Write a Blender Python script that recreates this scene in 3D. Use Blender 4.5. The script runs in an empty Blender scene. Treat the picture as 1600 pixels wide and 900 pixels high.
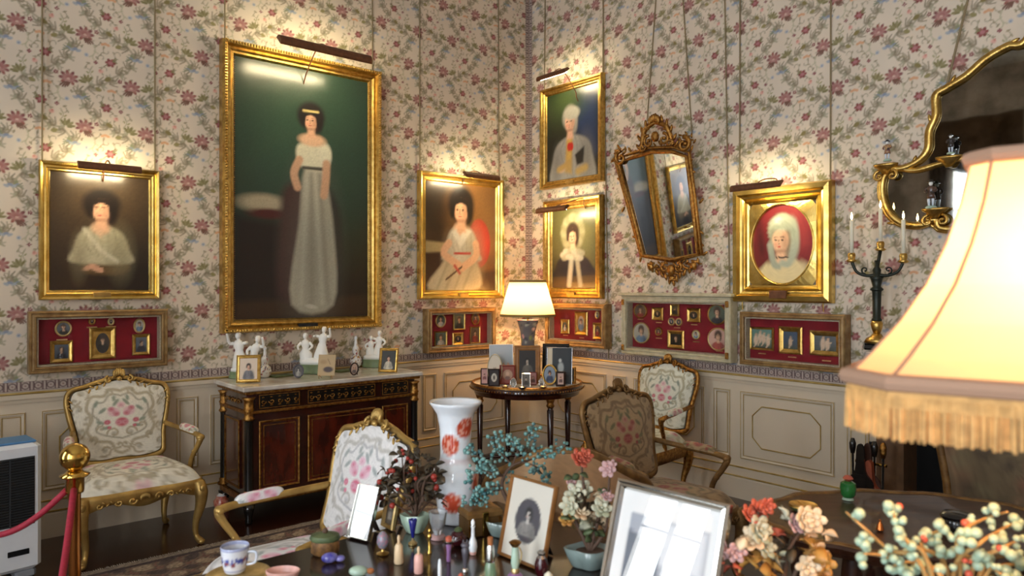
import bpy, math, random
import numpy as np
from mathutils import Matrix, Vector
random.seed(7); rng = np.random.default_rng(7)
S = bpy.context.scene; COL = S.collection; PI = math.pi
# ------------------------------------------------------------------ camera, light, exposure
FX, HOR = 1129.0, 447.0                      # focal length and horizon row of the 1600x900 photograph
CAM = Vector((-4.87, -5.43, 1.6)); FWD = Vector((.650, .760, 0)); RGT = Vector((.760, -.650, 0)); UP = Vector((0, 0, 1))
cd = bpy.data.cameras.new('camera'); cam = bpy.data.objects.new('camera', cd); COL.objects.link(cam)
cam.location = CAM; cam.rotation_euler = (PI/2, 0, -math.atan2(.650, .760))
cd.sensor_width = 36; cd.lens = FX/1600*36; cd.shift_y = -(450-HOR)/1600; cd.clip_start = .05
cd.dof.use_dof = True; cd.dof.focus_distance = 5.6; cd.dof.aperture_fstop = 3.2
S.camera = cam
S.view_settings.view_transform = 'Standard'; S.view_settings.look = 'None'; S.view_settings.gamma = 1
S.view_settings.use_curve_mapping = False; S.view_settings.exposure = 0.5
W = bpy.data.worlds.new('world'); S.world = W; W.use_nodes = True
W.node_tree.nodes['Background'].inputs[0].default_value = (.75, .86, 1, 1); W.node_tree.nodes['Background'].inputs[1].default_value = 1.0
def area(name, loc, rot, sx, sy, power, col):
    l = bpy.data.lights.new(name, 'AREA'); l.shape = 'RECTANGLE'; l.size = sx; l.size_y = sy; l.energy = power; l.color = col
    o = bpy.data.objects.new(name, l); COL.objects.link(o); o.location = loc; o.rotation_euler = rot; return o
WINDOWS = [(-1.6, .8), (-4.9, 1.25), (-7.15, 1.25)]      # centre along the window wall, width; sill .5, head 3.7
for i, (wy, ww) in enumerate(WINDOWS):
    area('window_daylight', (-8.12, wy, 2.1), (0, -PI/2, 0), 3.2, ww, (88, 130, 130)[i], (.86, .93, 1))
# ------------------------------------------------------------------ pixel -> place
def ray(px, py): return FWD + RGT*((px-800)/FX) + UP*((HOR-py)/FX)
def atL(px, py, d=.03): r = ray(px, py); return CAM + r*((-d-CAM.y)/r.y)      # on the left wall (y = 0), d off it
def atR(px, py, d=.03): r = ray(px, py); return CAM + r*((-d-CAM.x)/r.x)      # on the right wall (x = 0)
def atZ(px, py, z): r = ray(px, py); return CAM + r*((z-CAM.z)/r.z)           # on a level surface
def atY(px, py, y): return CAM + ray(px, py)*y                                 # at a depth
def camxy(X, Y, z=0): p = CAM + RGT*X + FWD*Y; return Vector((p.x, p.y, z))
# ------------------------------------------------------------------ materials
def lin(c):
    if isinstance(c, str): c = [int(c[i:i+2], 16)/255 for i in (0, 2, 4)]
    return tuple(x/12.92 if x <= .04045 else ((x+.055)/1.055)**2.4 for x in c)
MATS = {}
def mat(name, col='808080', rough=.5, metal=0, var=0, vscale=20, bump=0, bscale=60, coat=0, attr=False, emit=None, estr=0, trans=0, ior=1.45, col2=None, sss=0, sheen=0, alpha=1, stretch=None, spec=.5, croug=.03, detail=4):
    if name in MATS: return MATS[name]
    m = bpy.data.materials.new(name); MATS[name] = m; m.use_nodes = True
    nt = m.node_tree; b = nt.nodes['Principled BSDF']; L = nt.links
    b.inputs['Roughness'].default_value = rough; b.inputs['Metallic'].default_value = metal
    b.inputs['Coat Weight'].default_value = coat; b.inputs['Coat Roughness'].default_value = croug
    b.inputs['Transmission Weight'].default_value = trans; b.inputs['IOR'].default_value = ior
    b.inputs['Alpha'].default_value = alpha; b.inputs['Specular IOR Level'].default_value = spec
    if sheen: b.inputs['Sheen Weight'].default_value = sheen
    if emit: b.inputs['Emission Color'].default_value = (*lin(emit), 1); b.inputs['Emission Strength'].default_value = estr
    base = (*lin(col), 1); b.inputs['Base Color'].default_value = base
    tc = None
    def noise(scale):
        nonlocal tc
        if tc is None:
            tc = nt.nodes.new('ShaderNodeTexCoord').outputs['Object']
            if stretch:
                mp = nt.nodes.new('ShaderNodeMapping'); mp.inputs['Scale'].default_value = stretch; L.new(tc, mp.inputs[0]); tc = mp.outputs[0]
        n = nt.nodes.new('ShaderNodeTexNoise'); n.inputs['Scale'].default_value = scale; n.inputs['Detail'].default_value = detail; L.new(tc, n.inputs['Vector']); return n.outputs['Fac']
    src = None
    if attr:
        a = nt.nodes.new('ShaderNodeAttribute'); a.attribute_name = 'Col'; src = a.outputs['Color']
    if col2 or var:
        f = noise(vscale); mr = nt.nodes.new('ShaderNodeMapRange'); mr.inputs[1].default_value = .35; mr.inputs[2].default_value = .65; L.new(f, mr.inputs[0])
        mx = nt.nodes.new('ShaderNodeMix'); mx.data_type = 'RGBA'; L.new(mr.outputs[0], mx.inputs['Factor'])
        if attr:
            mx.blend_type = 'MULTIPLY'; L.new(src, mx.inputs[6]); mx.inputs[7].default_value = (1-var, 1-var, 1-var, 1)
        else:
            mx.inputs[6].default_value = base
            mx.inputs[7].default_value = (*lin(col2), 1) if col2 else (*[c*(1-var) for c in base[:3]], 1)
        src = mx.outputs[2]
    if src is not None: L.new(src, b.inputs['Base Color'])
    if bump:
        f = noise(bscale); bp = nt.nodes.new('ShaderNodeBump'); bp.inputs['Strength'].default_value = bump; bp.inputs['Distance'].default_value = .01; L.new(f, bp.inputs['Height']); L.new(bp.outputs[0], b.inputs['Normal'])
        if coat: L.new(bp.outputs[0], b.inputs['Coat Normal'])
    return m
def shade_mat(name, col, tcol, fac=.55):
    m = bpy.data.materials.new(name); MATS[name] = m; m.use_nodes = True; nt = m.node_tree; nt.nodes.clear(); L = nt.links
    o = nt.nodes.new('ShaderNodeOutputMaterial'); d = nt.nodes.new('ShaderNodeBsdfDiffuse'); t = nt.nodes.new('ShaderNodeBsdfTranslucent'); x = nt.nodes.new('ShaderNodeMixShader')
    d.inputs[0].default_value = (*lin(col), 1); t.inputs[0].default_value = (*lin(tcol), 1); x.inputs[0].default_value = fac
    L.new(d.outputs[0], x.inputs[1]); L.new(t.outputs[0], x.inputs[2]); L.new(x.outputs[0], o.inputs[0]); return m
# ------------------------------------------------------------------ mesh builder
def cr(pts, n=8, closed=False):
    """smooth curve through points (Catmull-Rom)"""
    P = [np.array(p, float) for p in pts]; N = len(P); out = []
    for i in range(N if closed else N-1):
        if closed: a, b, c, d = P[i-1], P[i], P[(i+1) % N], P[(i+2) % N]
        else: a, b, c, d = P[max(i-1, 0)], P[i], P[i+1], P[min(i+2, N-1)]
        for k in range(n):
            t = k/n; out.append(.5*((2*b)+(c-a)*t+(2*a-5*b+4*c-d)*t*t+(3*b-a-3*c+d)*t**3))
    if not closed: out.append(P[-1])
    return out
class B:
    def __init__(s): s.v = []; s.f = []
    def add(s, v, f, M=None):
        o = len(s.v)
        if M is not None: v = [tuple(M @ Vector(p)) for p in v]
        s.v += [tuple(map(float, p)) for p in v]; s.f += [tuple(i+o for i in q) for q in f]; return s
    def box(s, x0, x1, y0, y1, z0, z1, M=None, bev=0):
        if bev:
            b = bev; lo = []
            for (e, z) in ((b, z0), (0, z0+b), (0, z1-b), (b, z1)):
                X0, X1, Y0, Y1 = x0+e, x1-e, y0+e, y1-e
                lo.append([(X0+b, Y0, z), (X1-b, Y0, z), (X1, Y0+b, z), (X1, Y1-b, z), (X1-b, Y1, z), (X0+b, Y1, z), (X0, Y1-b, z), (X0, Y0+b, z)])
            return s.loft(lo, M=M)
        v = [(x, y, z) for z in (z0, z1) for y in (y0, y1) for x in (x0, x1)]
        return s.add(v, [(0, 2, 3, 1), (4, 5, 7, 6), (0, 1, 5, 4), (2, 6, 7, 3), (0, 4, 6, 2), (1, 3, 7, 5)], M)
    def loft(s, loops, caps=(True, True), closed=True, M=None, ring=False):
        n = len(loops[0]); v = [p for l in loops for p in l]; f = []
        m = len(loops)
        for i in range(m if ring else m-1):
            for j in range(n if closed else n-1):
                k = (j+1) % n; i2 = (i+1) % m; f.append((i*n+j, i*n+k, i2*n+k, i2*n+j))
        if caps[0] and not ring: f.append(tuple(range(n-1, -1, -1)))
        if caps[1] and not ring: f.append(tuple((m-1)*n+j for j in range(n)))
        return s.add(v, f, M)
    def lathe(s, prof, n=20, M=None, caps=(True, True), sx=1, sy=1):
        return s.loft([[(r*math.cos(2*PI*j/n)*sx, r*math.sin(2*PI*j/n)*sy, z) for j in range(n)] for r, z in prof], caps, True, M)
    def ell(s, c, r, n=8, m=6, M=None):
        if not hasattr(r, '__len__'): r = (r, r, r)
        lo = []
        for i in range(1, m):
            a = PI*i/m; lo.append([(c[0]+r[0]*math.sin(a)*math.cos(2*PI*j/n), c[1]+r[1]*math.sin(a)*math.sin(2*PI*j/n), c[2]-r[2]*math.cos(a)) for j in range(n)])
        return s.loft(lo, M=M)
    def tube(s, path, r, n=8, closed=False, flat=1.0, M=None, up=(0, 0, 1)):
        P = [np.array(p, float) for p in path]; N = len(P); R = r if hasattr(r, '__len__') else [r]*N
        if len(R) != N: R = list(np.interp(np.linspace(0, 1, N), np.linspace(0, 1, len(R)), R))
        lo = []; prev = None
        for i in range(N):
            t = (P[(i+1) % N]-P[i-1]) if closed else (P[min(i+1, N-1)]-P[max(i-1, 0)])
            t = t/(np.linalg.norm(t)+1e-9)
            a = np.array(up, float) if prev is None else prev
            a = a-t*np.dot(a, t)
            if np.linalg.norm(a) < 1e-4: a = np.array((1, 0, 0), float); a = a-t*np.dot(a, t)
            a /= np.linalg.norm(a); prev = a; b = np.cross(t, a)
            lo.append([tuple(P[i]+R[i]*(a*math.cos(2*PI*j/n)*flat+b*math.sin(2*PI*j/n))) for j in range(n)])
        return s.loft(lo, (not closed, not closed), True, M, ring=closed)
    def prism(s, poly, y0, y1, M=None):
        """outline in x-z, thickness along y"""
        return s.loft([[(x, y0, z) for x, z in poly], [(x, y1, z) for x, z in poly]], M=M)
    def slab(s, poly, z0, z1, M=None):
        return s.loft([[(x, y, z0) for x, y in poly], [(x, y, z1) for x, y in poly]], M=M)
    def frame(s, w, h, prof, M=None, oval=0, cz=None):
        """moulding round a w x h opening in x-z (bottom at z=0), profile = (inset, height off the wall)"""
        cz = h/2 if cz is None else cz; lo = []
        for i, d in prof:
            a, b = w/2-i, h/2-i
            if oval: lo.append([(a*math.cos(2*PI*j/oval), -d, cz+b*math.sin(2*PI*j/oval)) for j in range(oval)])
            else: lo.append([(-a, -d, cz-b), (a, -d, cz-b), (a, -d, cz+b), (-a, -d, cz+b)])
        return s.loft(lo, (False, False), True, M)
    def build(s, name, m, parent=None, smooth=False, auto=None):
        me = bpy.data.meshes.new(name); me.from_pydata(s.v, [], s.f)
        if m is not None: me.materials.append(MATS[m] if isinstance(m, str) else m)
        if smooth: me.polygons.foreach_set('use_smooth', [True]*len(me.polygons))
        me.validate(); me.update()
        if smooth and auto is not None:
            try: me.set_sharp_from_angle(angle=math.radians(auto))
            except Exception: pass
        o = bpy.data.objects.new(name, me); COL.objects.link(o)
        if parent is not None: o.parent = parent
        return o
def tag(o, label, cat, group=None):
    o['label'] = label; o['category'] = cat
    if group: o['group'] = group
    return o
def thing(name, label, cat, loc=(0, 0, 0), rz=0, group=None, lean=0):
    o = bpy.data.objects.new(name, None); COL.objects.link(o); o.empty_display_size = .05
    o.location = loc; o.rotation_euler = (lean, 0, rz); return tag(o, label, cat, group)
def struct(o): o['kind'] = 'structure'; return o
def T(x, y, z): return Matrix.Translation((x, y, z))
def RZ(a): return Matrix.Rotation(a, 4, 'Z')
def RX(a): return Matrix.Rotation(a, 4, 'X')
def RY(a): return Matrix.Rotation(a, 4, 'Y')
def SC(x, y, z): return Matrix.Diagonal((x, y, z, 1))
def copy_thing(o, loc, rz=None, label=None):
    c = o.copy(); COL.objects.link(c); c.location = loc
    if rz is not None: c.rotation_euler.z = rz
    if label: c['label'] = label
    for ch in list(o.children):
        d = ch.copy(); COL.objects.link(d); d.parent = c
        for g in list(ch.children):
            e = g.copy(); COL.objects.link(e); e.parent = d
    return c
# ------------------------------------------------------------------ painted colours (flat print, canvas, woven cloth) on mesh points
class Paint:
    """colours for points X (0..1 left-right) and Y (0..asp, downwards)"""
    def __init__(s, X, Y, bg, wrap=None):
        s.X, s.Y, s.wrap = X, Y, wrap; s.a = np.zeros((X.size, 3)); s.a[:] = lin(bg)
    def mix(s, m, col, op=1):
        m = (np.clip(m, 0, 1)*op)[:, None]; s.a = s.a*(1-m)+np.array(lin(col))*m
    def vgrad(s, c0, c1, y0, y1):
        t = np.clip((s.Y-y0)/(y1-y0), 0, 1)[:, None]; s.a = np.array(lin(c0))*(1-t)+np.array(lin(c1))*t
    def d(s, cx, cy):
        dx, dy = s.X-cx, s.Y-cy
        if s.wrap: dx = (dx+s.wrap[0]/2) % s.wrap[0]-s.wrap[0]/2; dy = (dy+s.wrap[1]/2) % s.wrap[1]-s.wrap[1]/2
        return dx, dy
    def ell(s, cx, cy, rx, ry, col, ang=0, soft=.25, op=1):
        dx, dy = s.d(cx, cy); c, n = math.cos(ang), math.sin(ang); u = (dx*c+dy*n)/rx; v = (-dx*n+dy*c)/ry
        s.mix((1-np.sqrt(u*u+v*v))/soft+.5, col, op)
    def line(s, pts, w, col, op=1, soft=.5):
        best = np.full(s.X.size, 9.); K = len(pts)-1
        for i in range(K):
            (x0, y0), (x1, y1) = pts[i][:2], pts[i+1][:2]; wi = w if not hasattr(w, '__len__') else w[min(i, len(w)-1)]
            dx, dy = s.d(x0, y0); ex, ey = x1-x0, y1-y0; q = ex*ex+ey*ey+1e-12
            t = np.clip((dx*ex+dy*ey)/q, 0, 1); best = np.minimum(best, np.hypot(dx-t*ex, dy-t*ey)/wi)
        s.mix((1-best)/soft+.5, col, op)
    def poly(s, pts, col, soft=.01, op=1):
        ins = np.zeros(s.X.size, bool); best = np.full(s.X.size, 9.); n = len(pts)
        for i in range(n):
            x0, y0 = pts[i]; x1, y1 = pts[(i+1) % n]
            c = ((y0 > s.Y) != (y1 > s.Y)); ins ^= c & (s.X < (x1-x0)*(s.Y-y0)/((y1-y0) or 1e-9)+x0)
            ex, ey = x1-x0, y1-y0; t = np.clip(((s.X-x0)*ex+(s.Y-y0)*ey)/(ex*ex+ey*ey+1e-12), 0, 1)
            best = np.minimum(best, np.hypot(s.X-x0-t*ex, s.Y-y0-t*ey))
        s.mix(np.where(ins, .5+best/soft, .5-best/soft), col, op)
    def grain(s, amt): s.a *= (1+amt*rng.standard_normal(s.X.size))[:, None]
def painted(name, V, F, cols, m, parent=None, smooth=False):
    """one mesh with a colour per vertex; V (n,3), F (k,4) arrays"""
    V = np.asarray(V, np.float32); F = np.asarray(F, np.int32); me = bpy.data.meshes.new(name)
    me.vertices.add(len(V)); me.vertices.foreach_set('co', V.ravel())
    me.loops.add(F.size); me.loops.foreach_set('vertex_index', F.ravel())
    me.polygons.add(len(F)); me.polygons.foreach_set('loop_start', np.arange(0, F.size, 4, dtype=np.int32)); me.polygons.foreach_set('loop_total', np.full(len(F), 4, np.int32))
    if smooth: me.polygons.foreach_set('use_smooth', np.ones(len(F), bool))
    me.update(calc_edges=True); me.validate()
    ca = me.color_attributes.new('Col', 'FLOAT_COLOR', 'POINT'); c4 = np.ones((len(V), 4), np.float32); c4[:, :3] = np.clip(cols, 0, 1); ca.data.foreach_set('color', c4.ravel())
    me.materials.append(MATS[m] if isinstance(m, str) else m)
    o = bpy.data.objects.new(name, me); COL.objects.link(o)
    if parent is not None: o.parent = parent
    return o
def gridF(nx, ny):
    i, j = np.meshgrid(np.arange(nx-1), np.arange(ny-1)); a = (j*nx+i).ravel(); return np.stack([a, a+1, a+nx+1, a+nx], 1)
def picture(name, w, h, fn, parent, m='canvas', y=-.02, z0=0, res=.01, oval=False, x0=0):
    """a flat picture w x h facing -y, bottom at z0; fn(Paint) paints it"""
    asp = h/w
    if oval:
        nr, ns = max(5, int(w/2/res)), 40
        r = np.linspace(0.02, 1, nr)[:, None]; a = np.linspace(0, 2*PI, ns, endpoint=False)[None]
        u = (r*np.cos(a)).ravel(); v = (r*np.sin(a)).ravel()
        V = np.stack([u*w/2+x0, np.full(u.size, y), z0+h/2+v*h/2], 1); F = []
        for i in range(nr-1):
            j = np.arange(ns); k = (j+1) % ns; F.append(np.stack([i*ns+j, (i+1)*ns+j, (i+1)*ns+k, i*ns+k], 1))
        j = np.arange(ns//2-1); F.append(np.stack([j, j+1, ns-2-j, ns-1-j], 1)); F = np.concatenate(F)
        X, Y = .5+u/2, (.5-v/2)*asp
    else:
        nx, nz = max(6, int(w/res)), max(6, int(h/res))
        u, v = np.meshgrid(np.linspace(0, 1, nx), np.linspace(0, 1, nz)); u, v = u.ravel(), v.ravel()
        V = np.stack([(u-.5)*w+x0, np.full(u.size, y), z0+v*h], 1); F = gridF(nx, nz); X, Y = u, (1-v)*asp
    P = Paint(X, Y, '808080'); P.asp = asp; fn(P); return painted(name, V, F, P.a, m, parent)
# ------------------------------------------------------------------ the materials
mat('gilt', 'd8b568', .32, 1, col2='b48f4a', vscale=30, bump=.15, bscale=90)
mat('gilt_bright', 'e6c878', .27, 1, col2='cba857', vscale=14, bump=.08, bscale=120)
mat('gilt_old', 'b98a48', .4, 1, col2='85582a', vscale=45, bump=.35, bscale=120)
mat('gilt_paint', 'c8a560', .42, .7, col2='9a7a44', vscale=8)
mat('gilt_pale', 'd9c08a', .38, .8, col2='b59a62', vscale=25)
mat('brass', 'd8b05a', .16, 1, var=.2, vscale=6)
mat('bronze_hood', '74492e', .42, .2, var=.3, vscale=30)
mat('steel', 'c8c8c8', .2, 1)
mat('silver', 'dcdad4', .12, 1, var=.15, vscale=10)
mat('canvas', attr=True, rough=.3, coat=.5, croug=.13, bump=.06, bscale=220)
mat('print', attr=True, rough=.5)
mat('photo', attr=True, rough=.35, coat=1, croug=.015); MATS['photo'].node_tree.nodes['Principled BSDF'].inputs['Coat IOR'].default_value = 1.8
mat('cloth', attr=True, rough=.9, bump=.25, bscale=400, sheen=.2)
mat('paper_wall', attr=True, rough=.75, var=.08, vscale=2.5)
mat('velvet', '8c1420', .95, var=.25, vscale=9, sheen=.3)
mat('case_wood', 'a08254', .42, .3, col2='7c5c36', vscale=18)
mat('case_cream', 'c9bfa2', .5, col2='b3a888', vscale=20)
mat('case_lining', 'b5a890', .8, var=.3, vscale=120)
mat('cord', '8a7a5c', .8)
mat('pane', 'ffffff', .02, trans=1, ior=1.12)
mat('mirror_glass', 'd8dde0', .02, 1)
mat('mirror_old', 'c4c8c6', .03, 1, col2='8f918c', vscale=7)
mat('boiserie', 'd3c4ad', .45, var=.05, vscale=3)
mat('plaster', 'e4ddd0', .8, var=.04, vscale=2)
mat('moulding_gilt', 'cbb070', .38, .55, col2='ab8c48', vscale=10)
mat('floor_wood', '3a1a10', .22, col2='24100a', vscale=6, stretch=(1, 9, 1), coat=.4, croug=.15)
mat('mahogany', '3a120a', .22, col2='220a06', vscale=7, coat=.7, croug=.08, stretch=(1, 1, 3))
mat('mahogany_panel', '5a1d0e', .2, col2='2c0d07', vscale=5, coat=.8, croug=.06, stretch=(3, 1, 1))
mat('ebony', '14110f', .25, coat=.5)
mat('desk_top', '1d1310', .2, col2='2e1a12', vscale=5, coat=.6, croug=.1)
mat('walnut', '4a3022', .35, col2='33190f', vscale=6, coat=.3, stretch=(1, 5, 1))
mat('marble', 'dcd8cf', .2, col2='b9aa9c', vscale=7, coat=.4, detail=8)
mat('bisque', 'f1efe9', .55, sss=.1)
mat('porcelain', 'eef1f4', .12, coat=.6)
mat('porcelain_blue', 'cdd6e4', .2, coat=.5)
mat('iron_red', 'c2452c', .3, col2='e2a38c', vscale=45, coat=.4, detail=6)
mat('green_base', '7d8f6a', .5, var=.2)
mat('jade', 'b4cdb8', .18, var=.2, vscale=20, coat=.4)
mat('jade_blue', '84948f', .25, var=.25, vscale=14, coat=.4)
mat('turquoise', '4a807e', .3, col2='82aaa2', vscale=30, coat=.3)
mat('berry', 'c6d6b0', .35, col2='9fc0ac', vscale=14, coat=.2)
mat('berry_coral', 'd8644c', .35)
mat('twig', '5a4436', .8)
mat('twig_gold', 'b89258', .6)
mat('leaf_bronze', '54442f', .55, col2='38362a', vscale=25)
mat('leaf_green', '5c6a45', .5, col2='3d4a30', vscale=20)
mat('petal_coral', 'c8644c', .5, var=.3, vscale=25)
mat('petal_cream', 'ead9b8', .45, col2='d9b58c', vscale=22)
mat('petal_pink', 'cda6a4', .45, var=.2, vscale=20)
mat('petal_gold', 'cb9d50', .45, col2='a87438', vscale=22)
mat('petal_white', 'cbc9b2', .4, col2='a5a788', vscale=20)
mat('berry_red', 'a8382c', .4, var=.3)
mat('rope', 'a01f35', .7, var=.25, vscale=80)
mat('plastic', 'dcdfe4', .4, var=.03)
mat('plastic_blue', '4b7fb0', .4)
mat('black', '0d0d0e', .5)
mat('grille', '3d4144', .4, .3)
mat('dark_glass', '17191c', .1)
mat('glass_green', '2f7a3a', .08, coat=.5, var=.3, vscale=30)
mat('enamel_blue', '20247a', .15, coat=.6)
mat('crystal', 'f4f6f8', .03, trans=.85, ior=1.4)
mat('ivory', 'e6c9a0', .35, var=.15)
mat('pink_stone', 'e8b3a6', .35, var=.15, vscale=30)
mat('lilac', '9a6fa0', .3, var=.2)
mat('violet_stone', '3d3a9a', .2, col2='8a86c8', vscale=35, coat=.5)
mat('cork', 'a5673a', .8)
mat('dark_red_glass', '3a0c12', .1, coat=.5)
mat('wood_frame', '9a6a38', .45, var=.25, vscale=20)
mat('wood_dark', '2c150f', .35, var=.3)
mat('leather_red', '8a3a30', .45, var=.2)
mat('mat_board', 'e9e5da', .85)
mat('candle', 'e8e2cc', .5)
mat('flame', 'fff3d0', .5, emit='ffd890', estr=14)
mat('tube', 'ffffff', .5, emit='ffeebe', estr=88)
mat('bulb', 'ffffff', .5, emit='ffc27a', estr=150)
mat('marble_grey', 'b8b2aa', .25, col2='97918a', vscale=6, coat=.3)
mat('soot', '0c0b0b', .9)
mat('bellows_leather', '9a4a2c', .5, var=.3)
mat('drape', '6a5238', .8, var=.2, vscale=8)
mat('tapestry_dark', '4c4032', .95, col2='6e4436', vscale=14)
shade_mat('shade_cream', 'f0e4c4', 'ffe2a6', .55)
shade_mat('shade_silk', 'e8cca0', 'ffe4ba', .5)
mat('shade_band', '8a7440', .7)
mat('shade_trim', 'a5836c', .8)
mat('fringe', 'd9a868', .8, var=.3, vscale=60)
# ------------------------------------------------------------------ the room
RX0, RY0, ZC, RAIL = -8.0, -8.0, 4.95, .938
b = B().box(RX0, 0, RY0, 0, -.1, 0); floor = struct(b.build('floor', 'floor_wood'))
b = B().box(RX0-.3, .3, RY0-.3, .3, ZC, ZC+.15); struct(b.build('ceiling', 'plaster'))
wallL = struct(B().box(RX0-.3, .3, 0.004, .3, -.1, ZC).build('wall_left', mat('wall_plain', 'cdbfb0', .8)))
wallR = struct(B().box(0.004, .3, RY0-.3, .004, -.1, ZC).build('wall_right', 'wall_plain'))
struct(B().box(RX0-.3, .3, RY0-.3, RY0, -.1, ZC).build('wall_front', 'wall_plain'))
b = B(); ys = [RY0]
for wy, ww in sorted(WINDOWS): ys += [wy-ww/2, wy+ww/2]
ys.append(0)
for i in range(0, len(ys), 2): b.box(RX0-.3, RX0, ys[i], ys[i+1], -.1, ZC)
for wy, ww in WINDOWS: b.box(RX0-.3, RX0, wy-ww/2, wy+ww/2, -.1, .5).box(RX0-.3, RX0, wy-ww/2, wy+ww/2, 3.7, ZC)
wallB = struct(b.build('wall_back', 'wall_plain'))
for i, (wy, ww) in enumerate(WINDOWS):
    w = B()
    for s in (-1, 1): w.box(-8.06, -7.99, wy+s*(ww/2-.035)-.035, wy+s*(ww/2-.035)+.035, .5, 3.7)
    for z in (.5, 3.62): w.box(-8.06, -7.99, wy-ww/2+.07, wy+ww/2-.07, z, z+.08)
    w = struct(w.build('window_%d' % (i+1), 'plaster'))
    B().box(-8.05, -8.0, wy-.03, wy+.03, .58, 3.62).build('mullion', 'plaster', w)
    for z in (1.2, 1.95, 2.8):
        for s in (-1, 1): B().box(-8.045, -8.005, wy+.03 if s > 0 else wy-ww/2+.07, wy+ww/2-.07 if s > 0 else wy-.03, z-.012, z+.012).build('glazing_bar', 'plaster', w)
# wallpaper: one repeat is painted once, then sampled on the wall's points
TW, TH = .37, .61
gx, gy = np.meshgrid(np.arange(0, TW, .003), np.arange(0, TH, .003)); TNX, TNY = gx.shape[1], gx.shape[0]
P = Paint(gx.ravel(), gy.ravel(), 'dccdb9', wrap=(TW, TH))
for sgn, ox, oy in ((1, 0, 0), (-1, .28, .305)):
    q = lambda x, y: (ox+sgn*x, oy+y)
    def E(x, y, rx, ry, c, a=0, **k): P.ell(*q(x, y), rx, ry, c, a*sgn, **k)
    def Ln(pts, w, c, **k): P.line([q(*p) for p in pts], w, c, **k)
    vine = cr([(.03, -.09), (.108, -.05), (.17, .01), (.25, .03), (.3, .12), (.25, .215)], 5)
    Ln(vine, .0062, '9a9078', soft=.9, op=.75)
    for i, (x, y) in enumerate(vine[2::4]):
        d = 1 if i % 2 else -1; k0 = min(4*i+3, 25); a = math.atan2(vine[k0][1]-vine[k0-2][1], vine[k0][0]-vine[k0-2][0])
        for k, L, c in ((.55, .06, '84765e'), (1.15, .052, '978a72'), (1.75, .04, '787058')):
            t = a+k*d; Ln(cr([(x, y), (x+L*.6*math.cos(t), y+L*.6*math.sin(t)), (x+L*math.cos(t+.9*d), y+L*math.sin(t+.9*d))], 4), [.009, .0085, .008, .007, .006, .005, .004, .004, .0035], c, soft=.8, op=.8)
        for k, L, c in ((-.7, .034, '9b9376'), (-1.4, .026, 'aba48c')):
            t = a+k*d; Ln([(x, y), (x+L*.5*math.cos(t), y+L*.5*math.sin(t)), (x+L*math.cos(t-.5*d), y+L*math.sin(t-.5*d))], [.0075, .0055], c, soft=.8, op=.8)
    for k in range(5): a = -2.2+k*.5; E(-.105+.03*math.cos(a), .015+.034*math.sin(a), .024, .0085, ('867d54', '968d66')[k % 2], a)        # leaf sprig
    E(.145, -.03, .022, .014, '877a4c', .6); E(.2, .045, .02, .013, '958a5c', -.3); E(.285, .1, .02, .011, '8d9070', 1.2)
    for x, y, r, s, a0 in ((.06, .04, .03, 1, 0), (.16, -.09, .028, -1, 1), (.2, .1, .03, 1, 2), (.03, -.05, .024, -1, 3), (.13, .09, .026, -1, 4), (.25, -.09, .026, 1, 5), (-.03, .06, .024, 1, 1), (.1, .14, .024, 1, 3), (.04, -.12, .022, -1, 2)):   # fine tendrils and their leaves
        Ln([(x+r*(1-.7*w)*math.cos(a0+s*4.4*w), y+r*(1-.7*w)*math.sin(a0+s*4.4*w)) for w in np.linspace(0, 1, 9)], .0032, '9c9076', op=.75, soft=.9)
        E(x+r*1.15*math.cos(a0), y+r*1.15*math.sin(a0), .013, .0055, '8e8264', a0+1, op=.8); E(x+r*math.cos(a0+s*1.4), y+r*math.sin(a0+s*1.4), .011, .005, '978b6c', a0+2.4, op=.8)
    # the large red flower with trailing leaves
    for k in range(9): a = k*2*PI/9; E(.038*math.cos(a), .032*math.sin(a), .018, .0095, ('7e4244', '96584f')[k % 2], a, soft=.5)
    E(0, 0, .034, .027, 'b98c84', soft=.7); E(-.004, -.004, .022, .016, 'a06662', soft=.9, op=.8); E(.002, .006, .01, .007, 'cfae9e')
    for k in range(4): Ln([(-.004+k*.009, .028), (.006+k*.014, .062-.006*abs(k-1.5))], [.005], '7a5648', soft=.7)
    # smaller red flower
    for k in range(6): a = k*PI/3; E(.128+.02*math.cos(a), -.143+.018*math.sin(a), .013, .01, ('96524e', '85443f')[k % 2], a, soft=.4)
    E(.128, -.143, .015, .012, 'b4787a', soft=.5); Ln([(.145, -.13), (.168, -.112)], [.003], '7b7052')
    for k in range(3): Ln([(.115, -.155), (.098-.004*k, -.182+.016*k)], [.004], '827a56')
    for k in range(5): a = k*1.257; E(.07+.009*math.cos(a), -.027+.009*math.sin(a), .006, .005, '8a4a50', a)
    E(.07, -.027, .004, .004, 'cbb49c')
    for k in range(4): a = k*1.57; E(.215+.008*math.cos(a), -.13+.008*math.sin(a), .006, .005, '8d4a50', a)
    for k in range(3): E(.121+.016*(k-1), .041+.005*abs(k-1), .012, .009, 'd9a47c', .4*(k-1), soft=.5)
    E(.185, -.075, .015, .012, 'dfae9f', .3, soft=.5); E(.19, -.082, .007, .009, 'cf8e80')
    for k in range(4): E(-.064+.019*(k-1.5), .11+.008*(k % 2), .016, .009, ('8a93a6', 'a4a9b2')[k % 2], .5-.3*k, soft=.5)
    for k in range(3): Ln([(-.09, .115), (-.118-.004*k, .098+.016*k)], [.0035], '8d8f78')
    E(.01, .135, .012, .012, 'b0b4bd', soft=.6); E(.01, .135, .005, .005, '8b92a3')
    Ln(cr([(.05, .06), (.062, .1), (.045, .14), (.06, .165)], 4), .004, 'b9b294', op=.8); Ln([(.055, .1), (.08, .115)], .004, 'b9b294', op=.8); Ln([(.05, .13), (.026, .145)], .004, 'b9b294', op=.8)
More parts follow.
